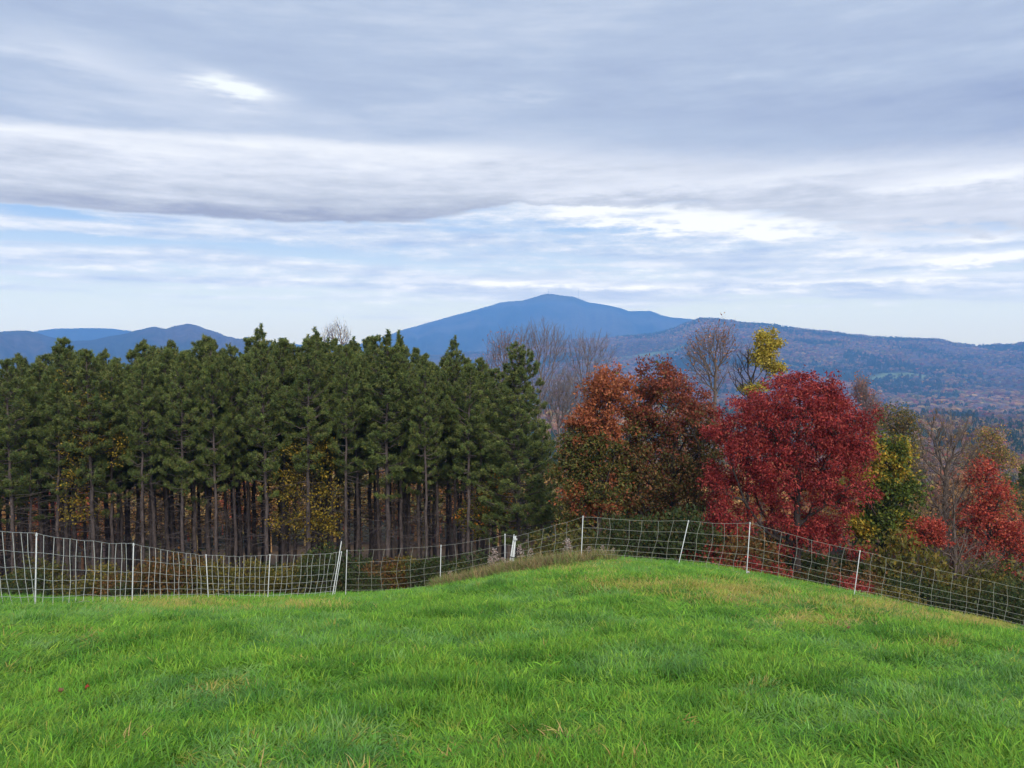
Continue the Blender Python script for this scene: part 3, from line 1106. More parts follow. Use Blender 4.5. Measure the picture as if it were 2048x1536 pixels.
tan = plain([(168, 116, 84), (150, 100, 70), (186, 140, 96)], [3, 2, 1])
broadleaf('bare_tree', 'tall nearly bare tree with scattered tan leaves against the wooded ridge', 'tree', 45.0, 1424, (1426, 740),
          [(1420, 690, 48, 42), (1445, 690, 32, 46), (1398, 710, 34, 44), (1425, 745, 46, 40)], 14, tan, n_tips=420, n_leaf=600,
          leaf=(0.13, 0.08), bark=BARK_BROWN, trunk_r=0.095, fork=0.55, bf=0.6, twig_n=2, twig_l=0.6, clump=0.2, twig_up=0.7)
yel = plain([(196, 172, 66), (178, 160, 58), (160, 150, 62), (208, 184, 86)], [3, 3, 2, 1])
broadleaf('yellow_poplar', 'half bare tree with yellow leaves on its right side only', 'tree', 46.0, 1500, (1503, 760),
          [(1540, 692, 26, 26), (1524, 722, 22, 16), (1545, 740, 18, 14), (1490, 730, 28, 44), (1512, 775, 34, 24), (1474, 755, 22, 26)], 15, yel, n_tips=240, n_leaf=4200,
          leaf=(0.15, 0.10), bark=BARK_DARK, trunk_r=0.09, fork=0.5, bf=0.55, twig_n=2, clump=0.34, twig_up=0.6,
          leafells=[(1542, 690, 32, 30), (1522, 722, 18, 12), (1548, 742, 20, 14), (1516, 782, 30, 14)])
for k, (nm, lab, D, bx, top, ells, nl) in enumerate([
        ('bare_tree', 'leafless grey tree with a few pink leaves rising just right of the rightmost tall pine', 54, 1010, (1008, 760),
         [(1000, 696, 28, 34), (1022, 706, 36, 46), (985, 740, 22, 40), (1010, 770, 40, 36)], 260),
        ('bare_tree', 'tallest leafless grey tree standing against the blue mountain', 52, 1085, (1085, 760),
         [(1085, 684, 38, 46), (1056, 694, 28, 50), (1114, 704, 28, 50), (1085, 770, 50, 40)], 0),
        ('bare_tree', 'leafless grey tree just left of the orange oak top', 53, 1172, (1170, 780),
         [(1160, 702, 36, 38), (1202, 704, 34, 38), (1172, 760, 50, 40), (1140, 770, 30, 40)], 0),
        ('bare_tree', 'lower leafless grey tree between the pine and the orange oak', 48, 1122, (1122, 830),
         [(1122, 775, 40, 36), (1110, 815, 34, 44), (1140, 820, 34, 40)], 0),
        ('bare_tree', 'slim leafless tree whose top shows above the pines against the sky', 66, 673, (674, 700),
         [(674, 665, 22, 26), (655, 675, 12, 22), (692, 678, 12, 22)], 0),
        ('bare_tree', 'thin tan tree top behind the right shoulder of the crimson tree', 47, 1735, (1730, 830),
         [(1722, 785, 14, 26), (1738, 815, 20, 26), (1750, 845, 20, 24)], 900)]):
    broadleaf(nm, lab, 'tree', D, bx, top, ells, 30 + k, plain([(188, 128, 112), (172, 120, 90)], [1, 1]), n_tips=260 if D > 60 else 520, n_leaf=nl, bark=BARK_GREY,
              trunk_r=0.085, fork=0.45, bf=0.75, twig_n=2 if D < 60 else 1, twig_l=0.6, clump=0.2, leaf=(0.13, 0.08), twig_up=0.8, twig_r=0.0065, group='bare trees behind')


def maple_col(P, rng, k):
    n = len(P)
    y = palette(rng, n, [(178, 160, 52), (200, 158, 58), (164, 150, 58)], [2, 2, 2], 0.12)
    g = palette(rng, n, [(92, 108, 44), (116, 124, 46), (78, 92, 44)], [3, 2, 2], 0.14)
    pick = rng.uniform(size=n) < np.clip(0.25 + 2.6 * fbm(P[:, 0] / 0.8, P[:, 2] / 0.8, 6, 2), 0.04, 0.9)
    return np.where(pick[:, None], y, g)


broadleaf('maple_tree', 'yellow and green maple right behind the crimson tree', 'tree', 35.0, 1768, (1772, 940),
          [(1778, 915, 42, 50), (1745, 975, 44, 44), (1800, 985, 42, 46), (1770, 1050, 66, 40), (1735, 1065, 40, 30)], 16, maple_col, n_tips=320, n_leaf=11500,
          leaf=(0.15, 0.10), droop=0.3, trunk_r=0.13, clump=0.3)
broadleaf('olive_tree', 'thin olive and amber tree above the yellow and green maple', 'tree', 43.0, 1800, (1798, 880),
          [(1785, 845, 24, 26), (1812, 855, 22, 28), (1800, 895, 36, 30), (1820, 920, 24, 26)], 17,
          plain([(108, 104, 58), (92, 98, 54), (190, 140, 62), (134, 116, 70)], [4, 3, 1, 2]), n_tips=240, n_leaf=5200, trunk_r=0.12, clump=0.28, bark=BARK_BROWN)
broadleaf('bare_tree', 'wide leafless dark grey tree right of the yellow and green maple', 'tree', 38.0, 1890, (1892, 960),
          [(1880, 870, 46, 50), (1915, 890, 44, 56), (1860, 930, 44, 56), (1900, 970, 66, 56), (1860, 1020, 46, 40), (1925, 1050, 50, 50), (1945, 930, 26, 40)],
          18, plain([(196, 150, 70)], [1]), n_tips=800, n_leaf=160, bark=BARK_BROWN, trunk_r=0.16, fork=0.3, bf=0.45, twig_n=3, twig_l=0.6, twig_up=0.5, group='bare trees behind')
broadleaf('bare_tree', 'dead dark grey tree with low drooping limbs left of the orange red maple', 'tree', 34.0, 1912, (1905, 980),
          [(1910, 1000, 26, 50), (1900, 1080, 50, 40), (1870, 1100, 50, 30), (1940, 1120, 60, 36), (1915, 1160, 60, 24)],
          19, plain([(196, 100, 70)], [1]), n_tips=420, n_leaf=0, bark=BARK_BROWN, trunk_r=0.12, fork=0.2, bf=0.4, twig_n=2, twig_l=0.5, twig_up=0.1, group='bare trees behind')
rmap = plain([(186, 78, 60), (202, 98, 72), (158, 62, 54), (210, 124, 90)], [4, 3, 3, 1])
broadleaf('red_maple', 'orange red maple at the right edge behind the net fence', 'tree', 37.0, 1985, (1972, 1010),
          [(1968, 965, 24, 40), (1985, 1000, 26, 40), (1955, 1040, 34, 36), (2002, 1060, 44, 34), (1965, 1105, 44, 30), (2026, 1095, 34, 36), (1990, 1150, 44, 22)], 20,
          rmap, n_tips=340, n_leaf=8500, leaf=(0.12, 0.08), droop=0.3, trunk_r=0.12, clump=0.3)
broadleaf('amber_tree', 'thin amber and pink tree top above the orange red maple', 'tree', 48.0, 1975, (1972, 930),
          [(1978, 885, 34, 30), (1960, 920, 34, 32), (2000, 925, 36, 34)], 21,
          plain([(150, 132, 62), (196, 128, 104), (132, 120, 72), (196, 164, 60)], [3, 2, 3, 1]), n_tips=260, n_leaf=4200, trunk_r=0.12, clump=0.3, bark=BARK_BROWN)
broadleaf('red_sapling', 'small red leaved sapling low between the maple and the dead tree', 'sapling', 33.0, 1845, (1848, 1080),
          [(1850, 1062, 30, 16), (1830, 1085, 22, 16), (1868, 1085, 16, 16)], 22, rmap, n_tips=90, n_leaf=2600, leaf=(0.11, 0.07), trunk_r=0.05, clump=0.22, seg=.25)
ochre = plain([(160, 134, 44), (130, 114, 42), (182, 150, 52), (104, 100, 46)], [4, 3, 2, 3])
broadleaf('understory_tree', 'thin ochre leaved tree climbing among the pines at the left', 'tree', 40.2, 168, (178, 830),
          [(190, 800, 14, 36), (172, 830, 24, 30), (160, 900, 34, 34), (150, 955, 32, 36), (195, 880, 40, 40), (235, 900, 16, 24), (130, 760, 7, 14), (165, 1020, 34, 40)], 23,
          ochre, n_tips=300, n_leaf=2900, leaf=(0.13, 0.08), trunk_r=0.08, clump=0.24, fork=0.15)
broadleaf('understory_tree', 'ochre leaved tree among the pines above the tall leaning stake', 'tree', 40.2, 615, (618, 950),
          [(600, 910, 40, 26), (580, 970, 50, 36), (640, 920, 40, 36), (625, 985, 60, 40), (600, 1050, 60, 36), (650, 1050, 36, 44)], 24,
          ochre, n_tips=340, n_leaf=4400, leaf=(0.13, 0.08), trunk_r=0.08, clump=0.24, fork=0.15)
broadleaf('understory_tree', 'small green and amber tree at the feet of the rightmost pines', 'tree', 41.0, 985, (985, 1010),
          [(985, 985, 36, 26), (960, 1040, 40, 36), (1010, 1040, 30, 36)], 25,
          plain([(140, 128, 44), (110, 112, 44), (204, 130, 50)], [3, 3, 1]), n_tips=200, n_leaf=3800, leaf=(0.13, 0.08), trunk_r=0.06, clump=0.24, fork=0.2)


# ------------------------------------------------------------------ bushes behind the fence
def bush_mesh(seed, cols, weights, n_leaf=2600, spread=1.0, h=1.3):
    rng = np.random.default_rng(seed)
    tg = unit(rng.normal(size=(90, 3))) * (rng.uniform(0, 1, (90, 1)) ** 0.4)
    tg = tg * np.array([spread, spread * 0.8, h * 0.5]) + np.array([0, 0, h * 0.62])
    tg[:, 2] = np.maximum(tg[:, 2], 0.12)
    pos, par, rad, kids, nt = skeleton((0, 0, -0.05), (0, 0, h * 0.3), tg, rng, 0.1, 0.5, seg=0.2, up=0.3)
    (V, F), rad = wood_mesh(pos, par, rad, nt, 0.03)
    thin = np.arange(nt + 1, len(pos))
    (V2, F2), tp, td = twigs(pos[thin], unit(pos[thin] - pos[par[thin]]), 1, 0.3, 0.004, rng)
    V, F = join([(V, F), (V2, F2)])
    k = rng.integers(0, len(tp), n_leaf)
    P = tp[k] + rng.normal(size=(n_leaf, 3)) * 0.09
    Vl, Fl = leaves(P, rng.normal(size=(n_leaf, 3)), 0.10, 0.06, rng)
    return mesh_data('bush_stems', V, F, BARK_BROWN, None, True), mesh_data('bush_leaves', Vl, Fl, LEAF, np.repeat(palette(rng, n_leaf, cols, weights, 0.16), 4, 0))


BUSH = {
    'ochre': bush_mesh(301, [(122, 114, 48), (100, 98, 44), (146, 124, 52)], [3, 3, 2]),
    'dark green': bush_mesh(302, [(62, 76, 40), (78, 88, 44), (90, 82, 44)], [4, 3, 1]),
    'olive': bush_mesh(303, [(100, 98, 46), (84, 88, 42), (128, 112, 52)], [4, 3, 2]),
    'orange brown': bush_mesh(304, [(132, 92, 48), (108, 82, 44), (96, 86, 46)], [3, 3, 2]),
    'crimson': bush_mesh(305, CR, [5, 4, 3, 2, 0.5]),
}


def plant_bushes():
    rnd = random.Random(9)
    L = []
    for px in range(-30, 1110, 38):
        D = rnd.uniform(33, 37.5)
        L.append((px + rnd.uniform(-12, 12), D, rnd.choice(['ochre', 'dark green', 'dark green', 'olive', 'dark green', 'olive', 'orange brown']), rnd.uniform(0.75, 1.3)))
    L.append((342, 33.0, 'orange brown', 1.4))
    for px in range(1125, 2080, 44):
        D = rnd.uniform(27.5, 31)
        c = rnd.choice(['dark green', 'olive', 'dark green', 'ochre', 'orange brown'])
        L.append((px + rnd.uniform(-12, 12), D, c, rnd.uniform(0.8, 1.5)))
        L.append((px + 22 + rnd.uniform(-12, 12), rnd.uniform(31.5, 35), rnd.choice(['dark green', 'olive', 'ochre']), rnd.uniform(1.2, 1.9)))
    L += [(1415, 27.5, 'crimson', 0.9), (1470, 27.2, 'crimson', 0.9), (1540, 27.6, 'crimson', 0.8), (1702, 27.5, 'crimson', 0.85), (1800, 26.8, 'ochre', 0.8),
          (2030, 26.5, 'dark green', 1.1)]
    L.sort()
    cnt = {}
    tot = {}
    for a in L:
        tot[a[2]] = tot.get(a[2], 0) + 1
    for px, D, c, s in L:
        i = cnt.get(c, 0)
        cnt[c] = i + 1
        x = ray(px, 1150)[0] * D
        r = empty('bush', (x, D, gz(x, D) - 0.05), ('%s leafy bush, %s of that colour from the left behind the fence' % (c, ORD[i]) if i < 26 else '%s leafy bush, %s of that colour from the right behind the fence' % (c, ORD[tot[c] - i - 1])), 'bush', 'bushes behind the fence')
        r.scale = (s * rnd.uniform(0.9, 1.2), s, s * rnd.uniform(0.9, 1.3))
        r.rotation_euler = (0, 0, rnd.uniform(0, 6.28))
        obj('stems', BUSH[c][0], r)
        obj('leaves', BUSH[c][1], r)


plant_bushes()

# bare saplings behind the plantation, seen between the trunks
def bare_mesh(seed):
    rng = np.random.default_rng(seed)
    v = unit(rng.normal(size=(160, 3))) * (rng.uniform(0, 1, (160, 1)) ** 0.45)
    tg = v * np.array([1.8, 1.8, 3.4]) + np.array([0, 0, 6.2])
    pos, par, rad, kids, nt = skeleton((0, 0, 0), (0, 0, 6), tg, rng, 0.25, 0.6, seg=0.5)
    (V, F), rad = wood_mesh(pos, par, rad, nt, 0.11)
    thin = np.where((rad < 0.03) & (np.arange(len(pos)) > nt))[0]
    (V2, F2), tp, td = twigs(pos[thin], unit(pos[thin] - pos[par[thin]]), 2, 0.6, 0.006, rng)
    V, F = join([(V, F), (V2, F2)])
    n = 1500
    k = rng.integers(0, len(tp), n)
    Vl, Fl = leaves(tp[k] + rng.normal(size=(n, 3)) * 0.15, rng.normal(size=(n, 3)), 0.14, 0.09, rng)
    return mesh_data('sapling_trunk', V, F, BARK_BROWN, None, True), mesh_data('sapling_leaves', Vl, Fl, LEAF, np.repeat(
        palette(rng, n, [(186, 140, 60), (196, 112, 56), (128, 116, 52)], [3, 2, 2]), 4, 0))


def plant_behind():
    rnd = random.Random(4)
    kinds = [bare_mesh(401), bare_mesh(402), bare_mesh(403)]
    for i in range(26):
        px = -40 + i * 44 + rnd.uniform(-14, 14)
        D = rnd.uniform(64, 76)
        x = ray(px, 950)[0] * D
        r = empty('thin_tree', (x, D, gz(x, D) - 0.1), 'thin amber leaved tree glimpsed between the pine trunks', 'tree', 'thin trees beyond the plantation')
        s = rnd.uniform(0.75, 1.1)
        r.scale = (s * 1.2, s * 1.2, s)
        r.rotation_euler = (0, 0, rnd.uniform(0, 6.28))
        k = rnd.choice(kinds)
        obj('trunk', k[0], r)
        obj('crown', k[1], r)
    for i in range(12):
        px = 1130 + i * 82 + rnd.uniform(-20, 20)
        D = rnd.uniform(50, 60)
        x = ray(px, 950)[0] * D
        r = empty('thin_tree', (x, D, gz(x, D) - 0.1), 'thin amber leaved tree mostly hidden behind the coloured trees', 'tree', 'thin trees behind the coloured trees')
        s = rnd.uniform(0.7, 0.95)
        r.scale = (s * 1.3, s * 1.3, s)
        r.rotation_euler = (0, 0, rnd.uniform(0, 6.28))
        k = rnd.choice(kinds)
        obj('trunk', k[0], r)
        obj('crown', k[1], r)


plant_behind()
# ------------------------------------------------------------------ instanced stuff (uncountable growth)
def instancer(name, pts, rot, scale, idx, tint, variants, label, cat):
    """points carrying rotation, scale, variant and colour; geometry nodes put a variant on each"""
    lib = bpy.data.collections.new(name + '_variants')
    for k, me in enumerate(variants):
        o = bpy.data.objects.new('%s_form_%02d' % (name, k), me)
        lib.objects.link(o)
    me = bpy.data.meshes.new(name)
    n = len(pts)
    me.vertices.add(n)
    me.vertices.foreach_set('co', np.ascontiguousarray(pts, np.float32).ravel())
    for nm, typ, key, arr in (('rot', 'FLOAT_VECTOR', 'vector', rot), ('scl', 'FLOAT_VECTOR', 'vector', scale)):
        at = me.attributes.new(nm, typ, 'POINT')
        at.data.foreach_set(key, np.ascontiguousarray(arr, np.float32).ravel())
    at = me.attributes.new('idx', 'INT', 'POINT')
    at.data.foreach_set('value', np.ascontiguousarray(idx, np.int32))
    at = me.attributes.new('tint', 'FLOAT_COLOR', 'POINT')
    c4 = np.ones((n, 4), np.float32)
    c4[:, :3] = tint
    at.data.foreach_set('color', c4.ravel())
    me.update()
    g = bpy.data.node_groups.new(name + '_growth', 'GeometryNodeTree')
    g.interface.new_socket('Geometry', in_out='INPUT', socket_type='NodeSocketGeometry')
    g.interface.new_socket('Geometry', in_out='OUTPUT', socket_type='NodeSocketGeometry')
    gi, go = g.nodes.new('NodeGroupInput'), g.nodes.new('NodeGroupOutput')
    ci = g.nodes.new('GeometryNodeCollectionInfo')
    ci.inputs['Collection'].default_value = lib
    ci.inputs['Separate Children'].default_value = True
    ci.inputs['Reset Children'].default_value = True
    ip = g.nodes.new('GeometryNodeInstanceOnPoints')
    ip.inputs['Pick Instance'].default_value = True

    def named(nm, typ):
        a = g.nodes.new('GeometryNodeInputNamedAttribute')
        a.data_type = typ
        a.inputs['Name'].default_value = nm
        return a.outputs['Attribute']

    er = g.nodes.new('FunctionNodeEulerToRotation')
    L = g.links
    L.new(named('rot', 'FLOAT_VECTOR'), er.inputs[0])
    L.new(gi.outputs[0], ip.inputs['Points'])
    L.new(ci.outputs[0], ip.inputs['Instance'])
    L.new(er.outputs[0], ip.inputs['Rotation'])
    L.new(named('scl', 'FLOAT_VECTOR'), ip.inputs['Scale'])
    L.new(named('idx', 'INT'), ip.inputs['Instance Index'])
    L.new(ip.outputs[0], go.inputs[0])
    o = obj(name, me)
    md = o.modifiers.new('growth', 'NODES')
    md.node_group = g
    return tag(o, label, cat, kind='stuff')


FOREST_LEAF = leaf_material('forest_leaf', True, 0.15, 0.1, 0.8)


def crown_form(seed, kind):
    rng = np.random.default_rng(seed)
    if kind == 'round':
        cl = unit(rng.normal(size=(16, 3))) * rng.uniform(0.4, 0.8, (16, 1)) * np.array([3.6, 3.6, 3.4]) + np.array([0, 0, 7.6])
        n = 620
        k = rng.integers(0, 16, n)
        P = cl[k] + unit(rng.normal(size=(n, 3))) * rng.uniform(0.5, 1.0, (n, 1)) * np.array([1.7, 1.7, 1.4])
        V, F = leaves(P, rng.normal(size=(n, 3)), 1.0, 0.75, rng)
    elif kind == 'cone':
        n = 520
        z = 13 * rng.uniform(0, 1, n) ** 1.5
        a = rng.uniform(0, 2 * pi, n)
        r = (13.3 - z) / 13 * 2.6 * rng.uniform(0.5, 1.05, n) ** 0.6
        P = np.stack([np.cos(a) * r, np.sin(a) * r, z + 1.2], 1)
        d = np.stack([np.cos(a), np.sin(a), -0.25 + 0 * a], 1) + rng.normal(size=(n, 3)) * 0.35
        V, F = leaves(P, d, 1.1, 0.55, rng)
    else:
        n = 520
        P = unit(rng.normal(size=(n, 3))) * rng.uniform(0.2, 1, (n, 1)) ** 0.5 * np.array([3.2, 3.2, 3.6]) + np.array([0, 0, 7.2])
        d = (P - np.array([0, 0, 2.0])) * 0.3 + rng.normal(size=(n, 3)) * 0.5
        V, F = leaves(P, d, 2.1, 0.13, rng)
    tv, tf = tubes(np.array([[0, 0, -1.0]]), np.array([[0, 0, 8.0]]), np.array([0.28]), np.array([0.1]), 5)
    return mesh_data('forest_form', np.concatenate([V, tv]), [F, tf + len(V)], FOREST_LEAF)


def far_forest():
    rng = np.random.default_rng(77)
    X, Y, S = [], [], []

    def add(r0, r1, a0, a1, per, sc):
        area = 0.5 * radians(a1 - a0) * (r1 * r1 - r0 * r0)
        n = int(area / per)
        r = np.sqrt(rng.uniform(r0 * r0, r1 * r1, n))
        a = np.radians(rng.uniform(a0, a1, n))
        X.append(np.sin(a) * r)
        Y.append(np.cos(a) * r)
        S.append(np.full(n, sc))

    add(84, 420, -40, -4, 60, 0.9)
    add(84, 420, -4, 40, 40, 0.85)
    add(420, 1500, -6, 40, 48, 1.0)
    add(1500, 5300, -4, 38, 220, 1.75)
    x, y, s = np.concatenate(X), np.concatenate(Y), np.concatenate(S)
    keep = rng.uniform(size=len(x)) > meadow_mask(x, y) * 1.2
    x, y, s = x[keep], y[keep], s[keep]
    z = ground_z(x, y)
    n = len(x)
    r = np.hypot(x, y)
    f1 = fbm(x / 240., y / 240., 51, 4)
    f2 = fbm(x / 130., y / 130., 57, 3)
    u = rng.uniform(size=n)
    con = u < np.clip(np.interp(r, [1400, 1700, 2600, 3000], [0.03, 0.12, 0.12, 0.2]) + f1 * np.where(r < 1500, 2.0, 4.0), 0.03, 0.92)
    bare = (~con) & (rng.uniform(size=n) < np.clip(np.where(r < 1500, 0.12, 0.2) + f2 * 2.0, 0.03, 0.7))
    idx = np.where(con, 4 + rng.integers(0, 2, n), np.where(bare, 6 + rng.integers(0, 2, n), rng.integers(0, 4, n)))
    warm = palette(rng, n, [(186, 138, 92), (200, 156, 104), (164, 112, 86), (150, 142, 90), (208, 176, 112), (190, 104, 78)], [4, 4, 3, 4, 2, 1], 0.14)
    green = palette(rng, n, [(66, 90, 62), (78, 98, 68)], [1, 1], 0.12)
    grey = palette(rng, n, [(168, 146, 146), (150, 130, 130)], [1, 1], 0.1)
    tint = np.where(con[:, None], green, np.where(bare[:, None], grey, warm))
    tint = np.where((r > 1500)[:, None], tint * np.array([1.0, 0.96, 0.92]), tint)
    tint = tint * np.clip(1 + 1.1 * fbm(x / 330., y / 330., 63, 3), 0.55, 1.5)[:, None]
    sc = s * rng.uniform(0.75, 1.25, n)
    scl = np.stack([sc, sc, sc * rng.uniform(0.85, 1.15, n) * np.where(s > 1.5, 0.62, 1.0)], 1)
    rot = np.stack([np.zeros(n), np.zeros(n), rng.uniform(0, 6.28, n)], 1)
    forms = [crown_form(500 + k, 'round') for k in range(4)] + [crown_form(510 + k, 'cone') for k in range(2)] + [crown_form(520 + k, 'bare') for k in range(2)]
    instancer('far_forest', np.stack([x, y, z], 1), rot, scl, idx, tint, forms, 'autumn forest covering the valley and the ridge beyond', 'forest')


far_forest()


# ------------------------------------------------------------------ radio masts on the summit
def radio_mast(px, py_top, label):
    D = MOUNT_D
    a = px_ae(px, 600)[0]
    prof_a = [px_ae(*p)[0] for p in MT]
    prof_e = [px_ae(*p)[1] for p in MT]
    e = np.interp(a, prof_a, prof_e)
    x, y = sin(radians(a)) * D, cos(radians(a)) * D
    zb = EYE + math.tan(radians(e)) * D - 6
    H = (EYE + math.tan(radians(px_ae(px, py_top)[1])) * D) - zb
    r = empty('radio_mast', (x, y, zb), label, 'mast', 'radio masts on the summit')
    m, T, out = new_mat('galvanised_steel')
    principled(T, out, lin4((120, 122, 126)), 0.5, 0.5)
    for k in range(3):
        an = k * 2 * pi / 3
        p = np.array([[cos(an) * 1.6, sin(an) * 1.6, 0]])
        q = np.array([[cos(an) * 0.7, sin(an) * 0.7, H]])
        V, F = tubes(p, q, np.array([0.5]), np.array([0.4]), 5)
        obj('leg', mesh_data('mast_leg', V, F, m), r)
    zs = np.arange(4, H, 6.0)
    A, B = [], []
    for z in zs:
        for k in range(3):
            w0, w1 = 1.6 - 0.9 * z / H, 1.6 - 0.9 * min(z + 5, H) / H
            a0, a1 = k * 2 * pi / 3, (k + 1) * 2 * pi / 3
            A.append((cos(a0) * w0, sin(a0) * w0, z))
            B.append((cos(a1) * w1, sin(a1) * w1, min(z + 5, H)))
    V, F = tubes(np.array(A), np.array(B), np.full(len(A), 0.25), np.full(len(A), 0.25), 4)
    obj('bracing', mesh_data('mast_bracing', V, F, m), r)


radio_mast(1157, 576, 'tall thin radio mast right of the mountain summit')
radio_mast(1097, 579, 'short thin radio mast on the very summit of the blue mountain')


# ------------------------------------------------------------------ net fences
def plain_material(name, c, rough=0.5, spec=0.4, var=0.12):
    m, T, out = new_mat(name)
    tc = T.node('ShaderNodeTexCoord')
    n = T.noise(tc.outputs['Object'], 14.0, 4.0, 0.6)
    c = np.array(lin(c))
    principled(T, out, T.ramp(n, [(0.3, tuple(c * (1 - var)) + (1,)), (0.7, tuple(np.minimum(c * (1 + var), 0.95)) + (1,))]), rough, spec)
    return m


POST_WHITE = plain_material('white_fibreglass', (212, 214, 208))
TWINE_WHITE = plain_material('white_twine', (206, 208, 200), 0.7, 0.2)
TWINE_GREY = plain_material('weathered_twine', (168, 168, 154), 0.7, 0.2)
BLACK_PLASTIC = plain_material('black_plastic', (28, 28, 30), 0.5, 0.4)


def polytube(P, r, n=5):
    P = np.asarray(P, float)
    V, F = tubes(P[:-1], P[1:], np.full(len(P) - 1, r), np.full(len(P) - 1, r), n)
    return V, F


def rod(name, A, B, r0, r1, mat, parent, n=8):
    A, B = np.asarray(A, float), np.asarray(B, float)
    V, F = tubes(A[None], B[None], np.array([r0]), np.array([r1]), n)
    k = len(V)
    V = np.concatenate([V, B[None] + unit((B - A)[None]) * r1 * 0.6])
    cap = np.array([(n + i, n + (i + 1) % n, k) for i in range(n)])
    return obj(name, mesh_data(name, V, [F, cap], mat, None, False), parent)


HS = [0.05, 0.15, 0.26, 0.39, 0.54, 0.75, 1.0]


def foot_of(p):
    """post foot: on the ground under its pixel at its distance"""
    f = W(p[0][0], p[0][1], p[2])
    f[2] = gz(f[0], f[1])
    return f


def net_fence(label, posts, counts, seed, twine, r_strand, r_stay, shear=None, lean_first=0.0, skip_posts=()):
    rng = np.random.default_rng(seed)
    feet = [foot_of(p) for p in posts]
    heads = [W(p[1][0], p[1][1], p[2]) for p in posts]
    O = feet[0].copy()
    root = empty('net_fence', O, label, 'fence', 'electric net fences along the brow')
    for i, (f, h) in enumerate(zip(feet, heads)):
        if i in skip_posts:
            continue
        d = h - f
        p = rod('post', f - d * 0.12 - O, h + d * 0.015 - O, 0.0115, 0.0105, POST_WHITE, root)
        # the clip that holds the top strand
        c = h - d * 0.01 - O
        V, F = tubes((c - np.array([0, 0, .018]))[None], (c + np.array([0, 0, .018]))[None], np.array([.019]), np.array([.019]), 8)
        obj('clip', mesh_data('clip', V, F, POST_WHITE), p)
    strands = [[] for _ in HS]
    for i, n in enumerate(counts):
        f0, f1, h0, h1 = feet[i], feet[i + 1], heads[i], heads[i + 1]
        span = np.linalg.norm(f1 - f0)
        along = (f1 - f0) / span
        amp = rng.uniform(0.6, 1.3)
        for k in range(n):
            t = (k + 0.0) / n
            tt = t + (rng.normal() * 0.012 if k else 0)
            b = f0 + (f1 - f0) * tt
            b[2] = gz(b[0], b[1]) + 0.01
            top = h0 + (h1 - h0) * tt
            sag = 4 * tt * (1 - tt) * 0.035 * amp
            sh = (shear[i] if shear else 0.0) * 4 * tt * (1 - tt)
            pts = []
            ph = rng.uniform(0, 6.28)
            for j, hf in enumerate(HS):
                p = b + (top - b) * hf
                p[2] -= sag * hf
                p = p + along * (sh * sin(pi * min(1, hf * 1.1)) + (lean_first * (1 - hf) ** 2 if i == 0 else 0)
                                 + 0.022 * sin(hf * 7 + ph) * (1 if k else 0.0) + rng.normal() * 0.006)
                p[2] += rng.normal() * 0.008
                strands[j].append(p - O)
                pts.append(p - O)
            if k or i in skip_posts:
                P = [b - O] + pts
                V, F = polytube(P, r_stay)
                obj('stay', mesh_data('stay', V, F, twine), root)
    f, h = feet[-1], heads[-1]
    for j, hf in enumerate(HS):
        strands[j].append(f + (h - f) * hf - O)
        V, F = polytube(strands[j], r_strand)
        obj('strand', mesh_data('strand', V, F, twine), root)
    return root


net_fence('white net fence with closely seen stays at the left, ending at the tall leaning stake', POSTS1, [12, 13, 12, 12, 12], 1, TWINE_WHITE, 0.0034, 0.0046,
          shear=[0.05, 0.03, 0.0, 0.0, 0.03], lean_first=0.35)
net_fence('pale net fence in the middle between the leaning stake and the bundled posts', POSTS2, [7, 4, 1], 2, TWINE_GREY, 0.0033, 0.0040, shear=[-0.10, 0.02, 0.0])
net_fence('pale net fence at the right running from the bundled posts over the brow', POSTS3, [5, 7, 5, 7, 12], 3, TWINE_GREY, 0.0033, 0.0040,
          shear=[0.02, 0.03, 0.02, 0.02, 0.02], skip_posts=(0,))


def stake_and_bundle():
    f = W(664, 1194, 23.7)
    f[2] = gz(f[0], f[1])
    h = W(684, 1076, 23.7)
    r = empty('fence_stake', f, 'tall leaning white stake with a black cap where two net fences meet', 'stake')
    d = h - f
    rod('shaft', -d * 0.15, d * 0.97, 0.017, 0.012, POST_WHITE, r)
    rod('cap', d * 0.955, d * 1.0, 0.022, 0.02, BLACK_PLASTIC, r)
    D = 21.9
    f = W(1021, 1143, D)
    f[2] = gz(f[0], f[1])
    h = W(1031, 1073, D)
    r = empty('post_bundle', f, 'bundle of spare white fence posts tied upright at the net join', 'posts')
    rng = np.random.default_rng(8)
    d = h - f
    for k in range(6):
        o = np.array([(k - 2.5) * 0.028, rng.uniform(-0.04, 0.04), 0])
        q = d * rng.uniform(0.96, 1.06) + np.array([(k - 2.5) * 0.012 + rng.normal() * 0.012, rng.normal() * 0.02, 0])
        rod('post', o - d * 0.08, q, 0.0115, 0.0105, POST_WHITE, r)
    c = d * 0.45
    V, F = tubes((c - d * 0.012)[None], (c + d * 0.012)[None], np.array([0.085]), np.array([0.085]), 10)
    obj('tie', mesh_data('tie', V, F, BLACK_PLASTIC), r)
    c = d * 0.93
    V, F = tubes((c - d * 0.02)[None], (c + d * 0.02)[None], np.array([0.06]), np.array([0.06]), 10)
    obj('tie', mesh_data('tie', V, F, TWINE_WHITE), r)


stake_and_bundle()


# ------------------------------------------------------------------ stones and fallen leaves
def hit(px, py):
    """where a photo pixel's sight line meets the ground"""
    d = np.linspace(2.5, 40, 700)
    q = ray(px, py)
    g = ground_z(q[0] * d, d)
    z = EYE + q[2] * d
    k = int(np.argmax(z <= g))
    return np.array([q[0] * d[k], d[k], g[k]])


